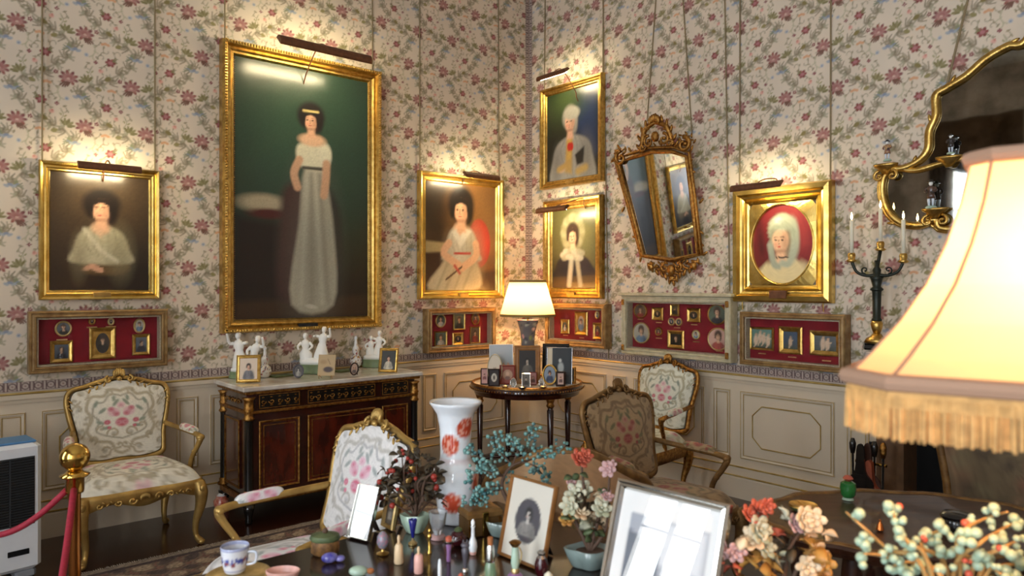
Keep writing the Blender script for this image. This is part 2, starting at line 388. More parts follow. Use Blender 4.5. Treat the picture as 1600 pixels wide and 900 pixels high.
    Ln(cr([(.23, -.02), (.25, -.06), (.235, -.1)], 4), .0035, 'aaa384', op=.8); E(.262, -.055, .011, .005, 'a29b70', -.6); E(.235, -.065, .01, .005, 'a29b70', .9)
TILE = P.a.reshape(TNY, TNX, 3)
def tile_at(u, z):
    fx, fy = (u/TW % 1)*TNX, ((-z/TH) % 1)*TNY; x0, y0 = fx.astype(int) % TNX, fy.astype(int) % TNY; x1, y1 = (x0+1) % TNX, (y0+1) % TNY
    ax, ay = (fx-np.floor(fx))[:, None], (fy-np.floor(fy))[:, None]
    return (TILE[y0, x0]*(1-ax)+TILE[y0, x1]*ax)*(1-ay)+(TILE[y1, x0]*(1-ax)+TILE[y1, x1]*ax)*ay
def wallpaper(side, parent):
    ts, t = [0.], 0.
    while t < 5.4:
        X, Y = (.168-.76*t, 7.29-.65*t) if side == 'L' else (.168+.65*t, 7.29-.76*t)
        d = (.76*Y-.65*X) if side == 'L' else (.65*Y+.76*X)
        t += 1.65*Y*Y/(FX*d); ts.append(t)
    ts = np.array(ts); zs = np.arange(RAIL+.06, 4.85, .0068)
    tt, zz = np.meshgrid(ts, zs); tt, zz = tt.ravel(), zz.ravel(); F = gridF(len(ts), len(zs))
    lim = 1.6+460*(7.29-(.65 if side == 'L' else .76)*tt)/FX+.35
    F = F[(zz < lim)[F[:, 0]]]
    used = np.unique(F); rm = np.zeros(len(tt), np.int64); rm[used] = np.arange(len(used)); F = rm[F]; tt, zz = tt[used], zz[used]
    c = tile_at(tt+(.06 if side == 'L' else .2), zz+.1)
    V = np.stack([-tt, np.zeros_like(tt), zz], 1) if side == 'L' else np.stack([np.zeros_like(tt), -tt, zz], 1)
    if side == 'L': F = F[:, ::-1]
    painted('wallpaper', V, F, c, 'paper_wall', parent)
wallpaper('L', wallL); wallpaper('R', wallR)
def border_paint(P, h):
    p = .068; u = (P.X+p/2) % p-p/2; v = P.Y-h/2; d = np.hypot(u, v)
    P.mix((np.abs(v) > h*.42).astype(float), '6e5150', .9)
    P.mix(1-np.abs(d-h*.34)/(h*.11), '543a3e'); P.mix(1-d/(h*.17), '7a5254')
    for s in (-1, 1): P.mix(1-np.abs(np.abs(u)-p*.36)/(p*.09), '5e4446')
def border(L, vertical, parent, M, width=.056):
    n, m = int(L/.0055), 13; u, v = np.meshgrid(np.linspace(0, L, n), np.linspace(0, width, m)); P = Paint(u.ravel(), v.ravel(), 'c4b3a6'); border_paint(P, width)
    pts = [(a, 0, -bb) if not vertical else (bb, 0, a) for a, bb in zip(u.ravel(), v.ravel())]
    V = np.array([tuple(M @ Vector(p)) for p in pts]); return painted('border_strip', V, gridF(n, m), P.a, 'paper_wall', parent)
border(5.4, False, wallL, T(-5.4, -.003, RAIL+.062)); border(5.4, False, wallR, T(-.003, 0, RAIL+.062) @ RZ(-PI/2))
border(3.8, True, wallL, T(-.05, -.003, RAIL+.06), .046); border(3.8, True, wallR, T(-.003, -.004, RAIL+.06) @ RZ(-PI/2), .046)
# panelling below: the board, the rail, the plinth and each panel with its mouldings
def wainscot(parent, M, L):
    B().box(0, L, -.012, 0, 0, RAIL, M=M).build('panel_board', 'boiserie', parent)
    B().loft([[(x, -d, z) for d, z in ((0, .868), (.02, .868), (.024, .885), (.03, .895), (.03, .92), (.022, .926), (.022, .934), (0, .934))] for x in (0, L)], M=M).build('chair_rail', 'boiserie', parent)
    B().tube([(0, -.026, .93), (L, -.026, .93)], .0075, 8, M=M).build('rail_gilding', 'moulding_gilt', parent)
    B().loft([[(x, -d, z) for d, z in ((0, 0), (.035, 0), (.035, .15), (.028, .165), (.028, .225), (.02, .24), (0, .24))] for x in (0, L)], M=M).build('plinth', 'boiserie', parent)
    for z, d in ((.167, .032), (.236, .026)): B().tube([(0, -d, z), (L, -d, z)], .006, 6, M=M).build('plinth_gilding', 'moulding_gilt', parent)
def panel(parent, M, u0, u1, big):
    w, h, z0 = u1-u0, .51, .3
    N = M @ T((u0+u1)/2, -.012, z0)
    B().frame(w, h, [(0, 0), (.003, .008), (.012, .01), (.02, .004), (.026, .002)], M=N).build('panel_moulding', 'boiserie', parent)
    for k in (.003, .024): B().frame(w, h, [(k, .004), (k, .0105 if k < .01 else .006), (k+.004, .0105 if k < .01 else .006), (k+.004, .002)], M=N).build('panel_gilding', 'moulding_gilt', parent)
    if big:
        a, c, e = w/2-.1, h/2-.1, .075
        o = [(-a+e, -c), (a-e, -c), (a, -c+e), (a, c-e), (a-e, c), (-a+e, c), (-a, c-e), (-a, -c+e)]
        B().tube([(x, -.003, z+h/2) for x, z in o], .0048, 6, closed=True, M=N).build('octagon_moulding', 'moulding_gilt', parent)
ML, MR = T(0, 0, 0) @ SC(1, 1, 1), RZ(-PI/2)
for parent, M, u0, sg in ((wallL, T(-7.9, 0, 0), 7.9, -1), (wallR, RZ(-PI/2), 0, 1)):
    wainscot(parent, M, 7.9 if sg < 0 else 3.46)
    for k in range(6):
        for s0, s1, big in ((.335, 1.055, 1), (1.138, 1.286, 0)):
            a, c = s0+1.0355*k, s1+1.0355*k
            if sg > 0 and c > 3.45: continue
            if sg < 0: a, c = u0-c, u0-a
            panel(parent, M, a, c, big)
# rug: one woven sheet with a border, fringe at its end
mrug = mat('rug_pile', attr=True, rough=1, bump=.5, bscale=300)
nx, ny = 420, 400; u, v = np.meshgrid(np.linspace(0, 4.6, nx), np.linspace(0, 4.4, ny)); P = Paint(u.ravel(), v.ravel(), '6a5a4e')
e = np.minimum(np.minimum(P.X, 4.6-P.X), np.minimum(P.Y, 4.4-P.Y))
cell = (np.sin(P.X*24+2*np.sin(P.Y*11))*np.sin(P.Y*26+2*np.sin(P.X*9)))
P.mix((cell > .35).astype(float), 'a08d78', .75); P.mix((cell < -.45).astype(float), '3f3438', .75); P.mix((np.abs(cell) < .08).astype(float), '7c4c44', .5)
for lo, hi, c in ((0, .05, '8a7c6c'), (.05, .08, '3c3034'), (.4, .43, '3c3034'), (.43, .46, '94846f')): P.mix(((e > lo) & (e < hi)).astype(float), c, .9)
P.grain(.22)
V = np.stack([-6.4+P.X, -.83-P.Y, np.full(P.X.size, .004)], 1); rug = painted('rug', V, gridF(nx, ny)[:, ::-1], P.a, 'rug_pile'); tag(rug, 'grey-brown patterned oriental rug lying on the dark floor', 'rug')
b = B()
for k in range(420): x = -6.4+k*4.6/420+.005; b.add([(x-.004, -.83, .004), (x+.004, -.83, .004), (x+random.uniform(-.006, .006), -.83+random.uniform(.02, .04), .002)], [(0, 1, 2)])
b.build('rug_fringe', mat('fringe_wool', 'b3a796', .95), rug)['kind'] = 'stuff'
# drapes at the windows (seen in the mirrors)
for i, (wy, ww) in enumerate(WINDOWS):
    t = thing('window_drapery', ['brown swagged drapery of the window nearest the corner, seen in the mirror', 'brown swagged drapery of the middle window opposite the fireplace', 'brown swagged drapery of the window farthest from the corner'][i], 'curtain', (-7.93, wy, 0), 0, 'window drapes')
    for s in (-1, 1):
        B().loft([[(.05+.03*math.sin(k*1.6), s*(ww/2-.02)+s*k*.02-s*.0, z) for k in range(14)] for z in (.02, 1.2, 3.8)], (False, False), False).build('curtain', 'drape', t, True)
    B().loft([[(.1+.05*math.sin(j*.8), -ww/2-.25+j*(ww+.5)/20, 4.2-k*.09-.28*(k/6)*math.sin(PI*j/20)*1.2) for j in range(21)] for k in range(7)], (False, False), False).build('swag', 'drape', t, True)
# unseen folding screen, added left of the view to shade the low left corner
t = thing('added_shade_screen', 'unseen brown leather folding screen added to block light from the window nearest the corner', 'folding screen', (-6.3, -1.05, 0), 0)
for k in range(2):
    y0, y1 = -.7+k*.65, -.05+k*.65; x0, x1 = (0, .16) if k % 2 else (.16, 0); d = Vector((x1-x0, .64, 0)); N = T(x0, y0, 0) @ RZ(math.atan2(d.y, d.x)); L = d.length
    pn = B().box(0, L, -.015, .015, .03, 1.72, M=N, bev=.004).build('panel', 'walnut', t); B().box(.05, L-.05, -.02, .02, .1, 1.65, M=N).build('leather_field', 'tapestry_dark', pn)
# ------------------------------------------------------------------ pictures on the walls
def quad(side, tl, tr, br, bl, d=.04):
    """four picture corners -> (bottom centre, width, height, rotation) on that wall"""
    f = atL if side == 'L' else atR; a, b_, c, e = (f(*p, d) for p in (tl, tr, br, bl))
    h = ((a.z-e.z)+(b_.z-c.z))/2; zb = (c.z+e.z)/2
    if side == 'L': x0, x1 = (a.x+e.x)/2, (b_.x+c.x)/2; return Vector(((x0+x1)/2, -.012, zb)), x1-x0, h, 0
    y0, y1 = (a.y+e.y)/2, (b_.y+c.y)/2; return Vector((-.012, (y0+y1)/2, zb)), y0-y1, h, -PI/2
def face(P, cx, cy, s, skin='d9a988', hair='1c1512', hw=1.25, hh=1.15, dark='8a5a44', lips='b0584c', fringe=True):
    P.ell(cx+.02*s, cy-.22*s, .62*s*hw, .68*s*hh, hair, soft=.35)
    P.ell(cx+.3*s, cy+.25*s, .3*s*hw, .5*s, hair, soft=.6)
    P.poly([(cx-.17*s, cy+.3*s), (cx+.22*s, cy+.3*s), (cx+.27*s, cy+1.0*s), (cx-.22*s, cy+1.0*s)], skin, soft=.15*s)
    P.ell(cx, cy+.04*s, .38*s, .53*s, skin, soft=.22)
    P.ell(cx+.23*s, cy+.1*s, .16*s, .42*s, dark, soft=1.2, op=.4); P.ell(cx-.03*s, cy+.5*s, .26*s, .08*s, dark, soft=1, op=.5)
    if fringe:
        for k in range(6): P.ell(cx+(k-2.5)*.15*s, cy-(.43-.05*abs(k-2.5)**1.2)*s, .15*s, .13*s, hair, soft=.6)
        for k in (-1, 1):
            for j in range(3): P.ell(cx+k*(.4+.03*j)*s, cy+(-.2+.2*j)*s, .12*s, .17*s, hair, soft=.7)
    P.ell(cx-.2*s, cy+.22*s, .1*s, .09*s, 'd98a74', soft=1.3, op=.5)
    for k in (-1, 1): P.ell(cx-.05*s+k*.15*s, cy+.02*s, .068*s, .035*s, '2a1a14', soft=.5); P.ell(cx-.05*s+k*.15*s, cy-.09*s, .1*s, .022*s, '5a3a2c', soft=.8, op=.8)
    P.line([(cx-.06*s, cy), (cx-.08*s, cy+.18*s), (cx-.03*s, cy+.2*s)], .022*s, dark, op=.7, soft=1); P.ell(cx-.05*s, cy+.31*s, .085*s, .035*s, lips, soft=.6)
def bust(P, cx, cy, s, dress, shade, w=1.0, h=2.4, skin=None, y0=.75):
    """shoulders and body below a head of size s at cx, cy"""
    y = cy+y0*s
    P.poly(cr([(cx-.3*s, y), (cx-.95*s*w, y+.35*s), (cx-1.25*s*w, y+1.1*s), (cx-1.3*s*w, y+h*s), (cx+1.35*s*w, y+h*s), (cx+1.3*s*w, y+1.1*s), (cx+1.0*s*w, y+.35*s), (cx+.33*s, y)], 4, True), dress, soft=.16*s)
    P.ell(cx+.9*s*w, y+1.3*s, .5*s, 1.1*s, shade, soft=1.3, op=.6); P.ell(cx-1.0*s*w, y+1.5*s, .3*s, .9*s, shade, soft=1.4, op=.5)
    for k in range(5): P.line(cr([(cx+(k-2)*.25*s, y+.1*s), (cx+(k-2)*.36*s*w, y+.8*s), (cx+(k-1.6)*.2*s, y+h*.8*s)], 4), .035*s, shade, op=.35, soft=1.5)
    if skin: P.ell(cx-.02*s, y+.1*s, .4*s, .32*s, skin, soft=.5)
def hands(P, cx, cy, s, skin='c9987a'):
    P.ell(cx, cy, .3*s, .14*s, skin, .5, soft=.6); P.ell(cx-.25*s, cy-.05*s, .3*s, .12*s, skin, -.4, soft=.6)
    for k in range(4): P.line([(cx+.05*s, cy+(k-1.5)*.06*s), (cx+.36*s, cy+.14*s+(k-1.5)*.06*s)], .035*s, skin, soft=1)
def art_lady_dark(P):
    P.vgrad('2a2118', '17100b', 0, P.asp); P.ell(.5, .35, .55, .45, '4a3b29', soft=1.6)
    P.poly(cr([(.34, .86), (.3, 1.02), (.36, 1.12), (.72, 1.12), (.8, 1.0), (.74, .86)], 4, True), '5c4526', soft=.05)
    bust(P, .5, .4, .24, 'b3aa8c', '7d7559', w=.92, h=1.75, skin='cfa684')
    P.poly([(.42, .62), (.52, .6), (.5, .72)], 'd4b08e', soft=.03); P.line([(.33, .62), (.5, .86), (.66, .98)], .02, 'ddd6bc', op=.5, soft=1.5)
    face(P, .5, .39, .24, hw=1.3, hh=1.1); hands(P, .44, 1.06, .22); P.grain(.05)
def art_standing_lady(P):
    A = P.asp; P.vgrad('1d2a22', '1c140d', .2, A*.8); P.ell(.45, .55, .6, .55, '2f4a38', soft=1.7); P.ell(.75, .5, .3, .4, '2c4534', soft=1.5)
    P.poly([(0, A*.93), (1, A*.91), (1, A), (0, A)], '3a2716', soft=.05); P.poly([(0, A*.6), (.36, A*.62), (.34, A*.9), (0, A*.92)], '1a0f0a', soft=.1)
    P.ell(.2, A*.55, .17, .06, 'a89c80', soft=.7); P.ell(.24, A*.59, .14, .035, '4a1712', soft=.7)
    P.poly(cr([(.34, A*.5), (.44, A*.46), (.5, A*.55), (.46, A*.9), (.3, A*.9), (.32, A*.65)], 4, True), '3a1714', soft=.06)
    P.poly(cr([(.58, A*.45), (.7, A*.48), (.78, A*.6), (.77, A*.9), (.6, A*.92)], 4, True), '120d0b', soft=.05)
    P.poly(cr([(.5, A*.395), (.455, A*.62), (.4, A*.945), (.72, A*.95), (.725, A*.66), (.64, A*.395)], 4, True), 'b5b19c', soft=.03)
    for x0, x1, c in ((.52, .47, 'd6d2be'), (.55, .55, '8d8a78'), (.58, .63, 'dcd8c4'), (.61, .68, '8a8776')): P.line([(x0, A*.42), (x1, A*.94)], .016, c, op=.5, soft=1.8)
    P.ell(.56, A*.75, .17, .5, '6a665c', soft=1.6, op=.55)
    P.poly(cr([(.45, A*.305), (.44, A*.36), (.5, A*.4), (.64, A*.4), (.67, A*.35), (.66, A*.3), (.56, A*.29)], 4, True), 'd3cfb4', soft=.025)
    P.ell(.655, A*.335, .05, .085, 'd8d4ba', soft=.4); P.line([(.49, A*.395), (.645, A*.393)], .012, '4a463c', soft=.8)
    P.line(cr([(.665, A*.37), (.66, A*.43), (.645, A*.5)], 4), .03, 'c99f7e', soft=.6); P.line(cr([(.46, A*.365), (.42, A*.42), (.445, A*.475)], 4), .028, 'c99f7e', soft=.6)
    P.ell(.555, A*.28, .1, .045, 'd9b08e', soft=.5); face(P, .545, A*.2, .125, hw=1.35, hh=1.2); P.line([(.49, A*.165), (.6, A*.163)], .008, 'cbb878', soft=1)
    P.ell(.55, A*.955, .05, .014, 'b8b4a4', .2, soft=.5); P.grain(.05)
def art_seated_lady(P):
    A = P.asp; P.vgrad('6a4a2a', '54381f', 0, A); P.ell(.15, .35, .35, .5, '33261a', soft=1.3); P.ell(.8, .4, .35, .5, '7d5830', soft=1.5)
    P.poly([(0, A*.55), (.3, A*.56), (.3, A*.64), (0, A*.66)], 'a59468', soft=.03); P.poly([(0, A*.66), (.25, A*.65), (.22, A*.9), (0, A)], '3c2618', soft=.04)
    P.ell(.75, A*.55, .17, .28, '9c2f26', soft=.1); P.ell(.75, A*.55, .14, .25, 'b5392c', soft=.4); P.poly([(.6, A*.84), (1, A*.8), (1, A), (.6, A)], '3a2b20', soft=.06)
    P.poly(cr([(.36, A*.65), (.2, A*.78), (.04, A*.99), (.7, A*1.0), (.78, A*.85), (.62, A*.64)], 4, True), 'c3b697', soft=.04)
    for x in (.16, .28, .4, .52): P.line([(x+.16, A*.72), (x, A*.98)], .016, '958868', op=.5, soft=1.6)
    bust(P, .5, A*.24, .26, 'c9c3b0', '979078', w=.72, h=1.5, skin='d9b190'); P.poly([(.36, A*.46), (.48, A*.6), (.64, A*.44), (.54, A*.41), (.47, A*.5), (.43, A*.42)], 'dcd8c8', soft=.03)
    P.line(cr([(.32, A*.56), (.25, A*.66), (.45, A*.76)], 4), .045, 'd3a988', soft=.5); P.line(cr([(.7, A*.56), (.7, A*.68), (.5, A*.79)], 4), .045, 'd3a988', soft=.5)
    hands(P, .47, A*.78, .18, 'd3a988'); P.line([(.28, A*.9), (.5, A*.78)], .012, '5a4634'); P.line([(.4, A*.655), (.62, A*.65)], .014, 'b0463c', soft=1); P.line([(.4, A*.77), (.47, A*.84)], .016, 'b0463c', soft=1)
    face(P, .49, A*.24, .26, hw=1.15, hh=1.2); P.grain(.04)
def art_officer(P):
    A = P.asp; P.vgrad('22301f', '241d14', 0, A); P.poly([(.62, 0), (1, 0), (1, A*.75), (.8, A*.8), (.55, A*.4)], '25375a', soft=.2); P.ell(.35, .15, .35, .25, '3c4c2a', soft=1.3); P.poly([(0, A*.5), (.2, A*.5), (.22, A), (0, A)], '151a14', soft=.08)
    bust(P, .5, A*.36, .26, 'a09c94', '6c6a64', w=1.15, h=2.6)
    P.poly([(.4, A*.53), (.52, A*.52), (.5, A*.95), (.36, A*.92)], 'b89858', soft=.05); P.line([(.46, A*.5), (.44, A*.75)], .04, 'cfa850', soft=1.2, op=.8); P.poly([(.56, A*.74), (.74, A*.66), (.72, A*.84), (.6, A*.86)], '1e1a18', soft=.03)
    for k in (-1, 1): P.ell(.47+k*.02, A*.63+abs(k)*.01, .04, .06, 'c8281e', soft=.4)
    P.ell(.3, A*.88, .07, .05, 'c9a888', soft=.5); P.line([(.24, A*.88), (.38, A*.84)], .04, 'b89858', soft=1); P.line([(.62, A*.93), (.76, A*.9)], .05, 'b89858', soft=1)
    face(P, .46, A*.35, .25, hair='9c978c', hw=.95, hh=1.0, skin='d9ab90', fringe=False); P.ell(.5, A*.265, .15, .09, 'a8a498', soft=.4); P.grain(.04)
def art_lace_lady(P):
    A = P.asp; P.vgrad('5c5a34', '33301e', 0, A); P.ell(.7, .5, .4, .5, '706e44', soft=1.5)
    P.poly(cr([(.2, A*.62), (.04, A*.8), (.02, A*.86), (.96, A*.86), (.9, A*.7), (.7, A*.6)], 4, True), '1d1c24', soft=.04); P.poly([(0, A*.86), (1, A*.84), (1, A), (0, A)], '463824', soft=.03)
    for k in range(16): a = k*2*PI/16; P.ell(.48+.2*math.cos(a), A*.3+.24*math.sin(a), .08, .08, ('a8a584', '8f8c68')[k % 2], soft=.7, op=.8)
    for k in range(14): P.ell(.24+k*.033+.02, A*.58+.06*math.sin(k*2.2), .07, .05, ('c9c5b2', 'a8a48c')[k % 2], soft=.6, op=.85)
    P.line([(.46, A*.62), (.4, A*.96)], .05, 'd6d0b8', soft=1, op=.8); P.line([(.58, A*.62), (.66, A*.96)], .045, 'c9c2a8', soft=1, op=.7)
    face(P, .48, A*.34, .24, hair='3c2c20', hw=1.0, hh=1.0, skin='e0b898'); P.grain(.04)
def art_oval_lady(P):
    A = P.asp; P.vgrad('7a1f22', '5a1418', 0, A); P.ell(.8, .3, .25, .5, '982f30', soft=1.2); P.line([(.72, 0), (.86, .6)], .06, 'a33a38', soft=1.6, op=.7); P.line([(.1, .2), (.16, .7)], .05, '4c1014', soft=1.6)
    P.poly(cr([(.36, A*.7), (.12, A*.82), (.04, A), (.96, A), (.92, A*.8), (.66, A*.68)], 4, True), 'dccb9c', soft=.04)
    P.ell(.5, A*.32, .235, .26, 'a3a98f', soft=.15); P.ell(.68, A*.45, .1, .32, 'a9af98', soft=.5); face(P, .47, A*.44, .36, hair='8d8068', hw=.7, hh=.8, skin='e0b592', lips='c23c2e', fringe=False)
    P.ell(.5, A*.24, .2, .11, 'b4baa0', soft=.5); P.ell(.44, A*.2, .06, .06, 'dfe2cf', soft=.6)
    for k in range(4): P.line(cr([(.3, A*.33+k*.03), (.5, A*.2+k*.03), (.7, A*.33+k*.03)], 4), .012, '929a84', op=.5, soft=1.6)
    P.line(cr([(.3, A*.5), (.36, A*.74), (.44, A*.78)], 4), .05, '9ea492', soft=.8); P.line(cr([(.7, A*.5), (.62, A*.74), (.5, A*.74)], 4), .05, 'aab09c', soft=.8); P.line([(.4, A*.67), (.58, A*.67)], .012, '2a2220', soft=.8); P.grain(.03)
PLAIN = lambda w, d: [(0, 0), (0, d*.7), (w*.1, d), (w*.3, d*.92), (w*.42, d*.62), (w*.6, d*.66), (w*.72, d*.5), (w*.86, d*.5), (w, d*.2)]
def painting(label, side, corners, fw, art, fmat='gilt_bright', depth=.06, lean=0.0, plate='gilt_paint', plate_w=.1, cords=None, res=.011, bead=False):
    p, w, h, rz = quad(side, *corners); t = thing('framed_painting', label, 'painting', p, rz, 'oil portraits', lean)
    fr = B().frame(w, h, PLAIN(fw, depth)).build('frame', fmat, t)
    picture('canvas', w-2*fw+.01, h-2*fw+.01, art, t, 'canvas', -depth*.25, fw-.005, res)
    B().box(-plate_w/2, plate_w/2, -depth*.85-.006, -depth*.55, fw*.22, fw*.22+.034, bev=.002).build('nameplate', plate, t)
    if bead:
        b = B(); n = int(h/.021)
        for k in range(n):
            z = (k+.5)*h/n
            for s in (-1, 1): b.ell((s*(w/2-.017), -depth*.98, z), (.014, .012, .0075), 6, 4)
        n = int(w/.021)
        for k in range(n):
            x = -w/2+(k+.5)*w/n
            for z in (.017, h-.017): b.ell((x, -depth*.98, z), (.0075, .012, .014), 6, 4)
        b.build('beading', fmat, fr, True)
        b = B(); n = int(h/.016)
        for s in (-1, 1):
            for k in range(n-12): b.ell((s*(w/2-fw+.008), -depth*.5, (k+6.5)*h/n), (.006, .006, .006), 5, 3)
        b.build('inner_beading', 'gilt_old', fr, True)
    for cx in (cords if cords is not None else (-w*.47, w*.47)):
        B().tube([(cx, -.006, h-.02), (cx, .004, 4.85-p.z)], .0055, 6).build('hanging_cord', 'cord', t)
    return t, p, w, h
pt1 = painting('portrait of a dark-haired lady in a white shawl, above the leftmost display case', 'L', [(61, 250), (249, 267), (248, 467), (60, 469)], .065, art_lady_dark, depth=.055)
pt2 = painting('tall full-length portrait of a standing lady in a pale gown, above the commode', 'L', [(348, 62), (597, 116), (584, 513), (341, 519)], .1, art_standing_lady, 'gilt', .1, .0, 'ebony', .16, bead=True, res=.0085)
pt3 = painting('portrait of a lady seated in a red chair, left of the corner lamp', 'L', [(655, 266), (788, 282), (783, 466), (653, 468)], .085, art_seated_lady, depth=.06)
pt4 = painting('portrait of a white-wigged man in a grey coat, upper one right of the corner', 'R', [(843, 143), (940, 113), (945, 283), (848, 296)], .075, art_officer, 'gilt', depth=.055)
pt5 = painting('portrait of a lady in a lace bonnet, behind the corner lamp shade', 'R', [(850, 316), (940, 303), (943, 466), (852, 466)], .1, art_lace_lady, 'gilt', depth=.06, cords=())
# the oval portrait: square gilt frame with an oval spandrel inside
p, w, h, rz = quad('R', (1143, 299), (1297, 281), (1307, 472), (1152, 473)); t = thing('framed_painting', 'oval portrait of a lady in a pale headscarf, in a wide gilt frame', 'painting', p, rz, 'oil portraits')
B().frame(w, h, [(0, 0), (0, .05), (.012, .07), (.045, .075), (.06, .05), (.075, .045), (.09, .03), (.1, .045), (.11, .03), (.125, .022)]).build('frame', 'gilt_bright', t)
ow, oh = w-.29, h-.27
lo = []
for rr, y in ((1, -.03), (1, -.012)): lo.append([(ow/2*rr*math.cos(a), y, h/2+oh/2*rr*math.sin(a)) for a in np.linspace(0, 2*PI, 48, endpoint=False)])
def sq(a): c, s_ = math.cos(a), math.sin(a); k = 1/max(abs(c)/((w-.24)/2), abs(s_)/((h-.24)/2)); return (k*c, -.024, h/2+k*s_)
B().loft([[sq(a) for a in np.linspace(0, 2*PI, 48, endpoint=False)]]+lo, (False, False)).build('oval_spandrel', 'gilt_bright', t)
B().frame(ow+.03, oh+.03, [(0, .02), (.004, .034), (.012, .034), (.018, .014)], oval=48, cz=h/2).build('oval_bead', 'gilt_bright', t, True)
picture('canvas', ow, oh, art_oval_lady, t, 'canvas', -.014, h/2-oh/2, .009, True)
B().box(-.065, .065, -.082, -.06, .028, .085, bev=.003).build('nameplate', 'bronze_hood', t)
for s in (-1, 1): B().tube([(s*w*.46, -.006, h-.02), (s*w*.46, .004, 4.85-p.z)], .0055, 6).build('hanging_cord', 'cord', t)
for s in (-.42, .4): B().tube([(s*w, -.02, 0), (s*w, -.012, -.06)], .004, 6).build('lower_chain', 'gilt', t)
# ------------------------------------------------------------------ picture lights: bronze hood on a bent arm, lit tube under it
def picture_light(label, side, pa, pb, d, off, tip=0, r=.022):
    """hood between pixels pa and pb at distance d off the wall; arm back to the frame top at off = (along, below)"""
    f = atL if side == 'L' else atR; a, c = f(*pa, d), f(*pb, d); L = (c-a).length; m = (a+c)/2; rz = 0 if side == 'L' else -PI/2
    r *= 1.5; t = thing('picture_light', label, 'picture light', m, rz, 'picture lights')
    n = 10; prof = [(r*math.cos(x)*1.1, r*math.sin(x)) for x in np.linspace(-.35, PI-.5, n)]
    rr = Matrix.Rotation(.35, 4, 'X')
    B().loft([[(s*L/2, y, z) for y, z in [(-q[0], q[1]) for q in prof]+[(-q[0]*.9, q[1]*.9) for q in prof[::-1]]] for s in (-1, 1)], M=rr).build('hood', 'bronze_hood', t)
    for s in (-1, 1): B().loft([[(s*L/2*k, -q[0]*.97, q[1]*.97) for q in prof] for k in (.985, 1.0)], M=rr).build('end_cap', 'bronze_hood', t)
    B().tube([(-L*.44, .002, .0), (L*.44, .002, 0)], .011, 8).build('lit_tube', 'tube', t, True)
    B().tube(cr([(off[0]*.3, 0, r), (off[0]*.5, d*.3, r+.03), (off[0], d*.75, off[1]+.05), (off[0], d-.06, off[1]), (off[0], d-.035, off[1]-.04)], 5), .005, 6).build('arm', 'bronze_hood', t, True)
picture_light('picture light over the portrait of the lady in a white shawl', 'L', (121, 258), (220, 268), .24, (0, -.02), r=.02)
picture_light('long picture light over the tall full-length portrait', 'L', (435, 64), (577, 96), .42, (0, -.12), r=.03)
picture_light('picture light over the lady in a red chair', 'L', (725, 274), (778, 279), .3, (-.02, -.0))
picture_light('picture light over the white-wigged man', 'R', (842, 124), (887, 112), .3, (.06, -.16))
picture_light('picture light in front of the lady in a lace bonnet', 'R', (841, 331), (887, 325), .3, (.16, .06))
picture_light('picture light over the oval portrait', 'R', (1144, 296), (1222, 288), .26, (.04, .02), r=.02)
# loose cords hanging on the right wall
for px, a, b_ in ((944, (941, 0), (951, 560)), (1024, (1030, 0), (1011, 190)), (1075, (1062, 0), (1081, 210)), (1136, (1131, 0), (1140, 455))):
    p0, p1 = atR(*a, .012), atR(*b_, .012); tag(B().tube([tuple(p0+Vector((0, 0, .4))), tuple(p1)], .0055, 6).build('hanging_cord', 'cord'), {944: 'long thin cord hanging down the right wall beside the lace bonnet portrait', 1024: 'left slanting cord that holds the carved gilt mirror', 1075: 'right slanting cord that holds the carved gilt mirror', 1136: 'long thin cord between the carved mirror and the oval portrait'}[px], 'cord', 'hanging cords')
# ------------------------------------------------------------------ glazed display cases with miniatures
MINI_PAL = {'g': ('5a6a58', '2c3038'), 'b': ('54606e', '1c2430'), 'd': ('3a3028', '15110f'), 'l': ('b9b4a4', '7890a8'), 'p': ('d9b0a0', 'b04840'), 'r': ('6a5a4a', 'a83a34'), 'w': ('4a5a4a', 'd8d4c8')}
def mini_art(bg, dress, skin='dcb494', hair='4a3428'):
    def fn(P):
        A = P.asp; P.vgrad(bg, bg, 0, 1); P.ell(.5, A*.5, .6, .6*A, bg, soft=1); bust(P, .5, A*.38, .3, dress, '222222', w=.95, h=2.2); face(P, .5, A*.36, .3, skin=skin, hair=hair, hw=1, hh=1)
    return fn
def group_art(bg, figs):
    def fn(P):
        P.vgrad(bg, '3a4436', P.asp*.5, P.asp)
        for x, y, s in figs:
            P.ell(x, P.asp*y, .09*s, .2*s, 'dcc0a4', soft=.4); P.ell(x+.02, P.asp*y-.22*s, .05*s, .06*s, 'c9a486', soft=.4); P.line([(x, P.asp*y), (x+.14*s, P.asp*y-.1*s)], .025, 'd4b698'); P.line([(x, P.asp*y+.1), (x-.08*s, P.asp*y+.3*s)], .03, 'd4b698')
    return fn
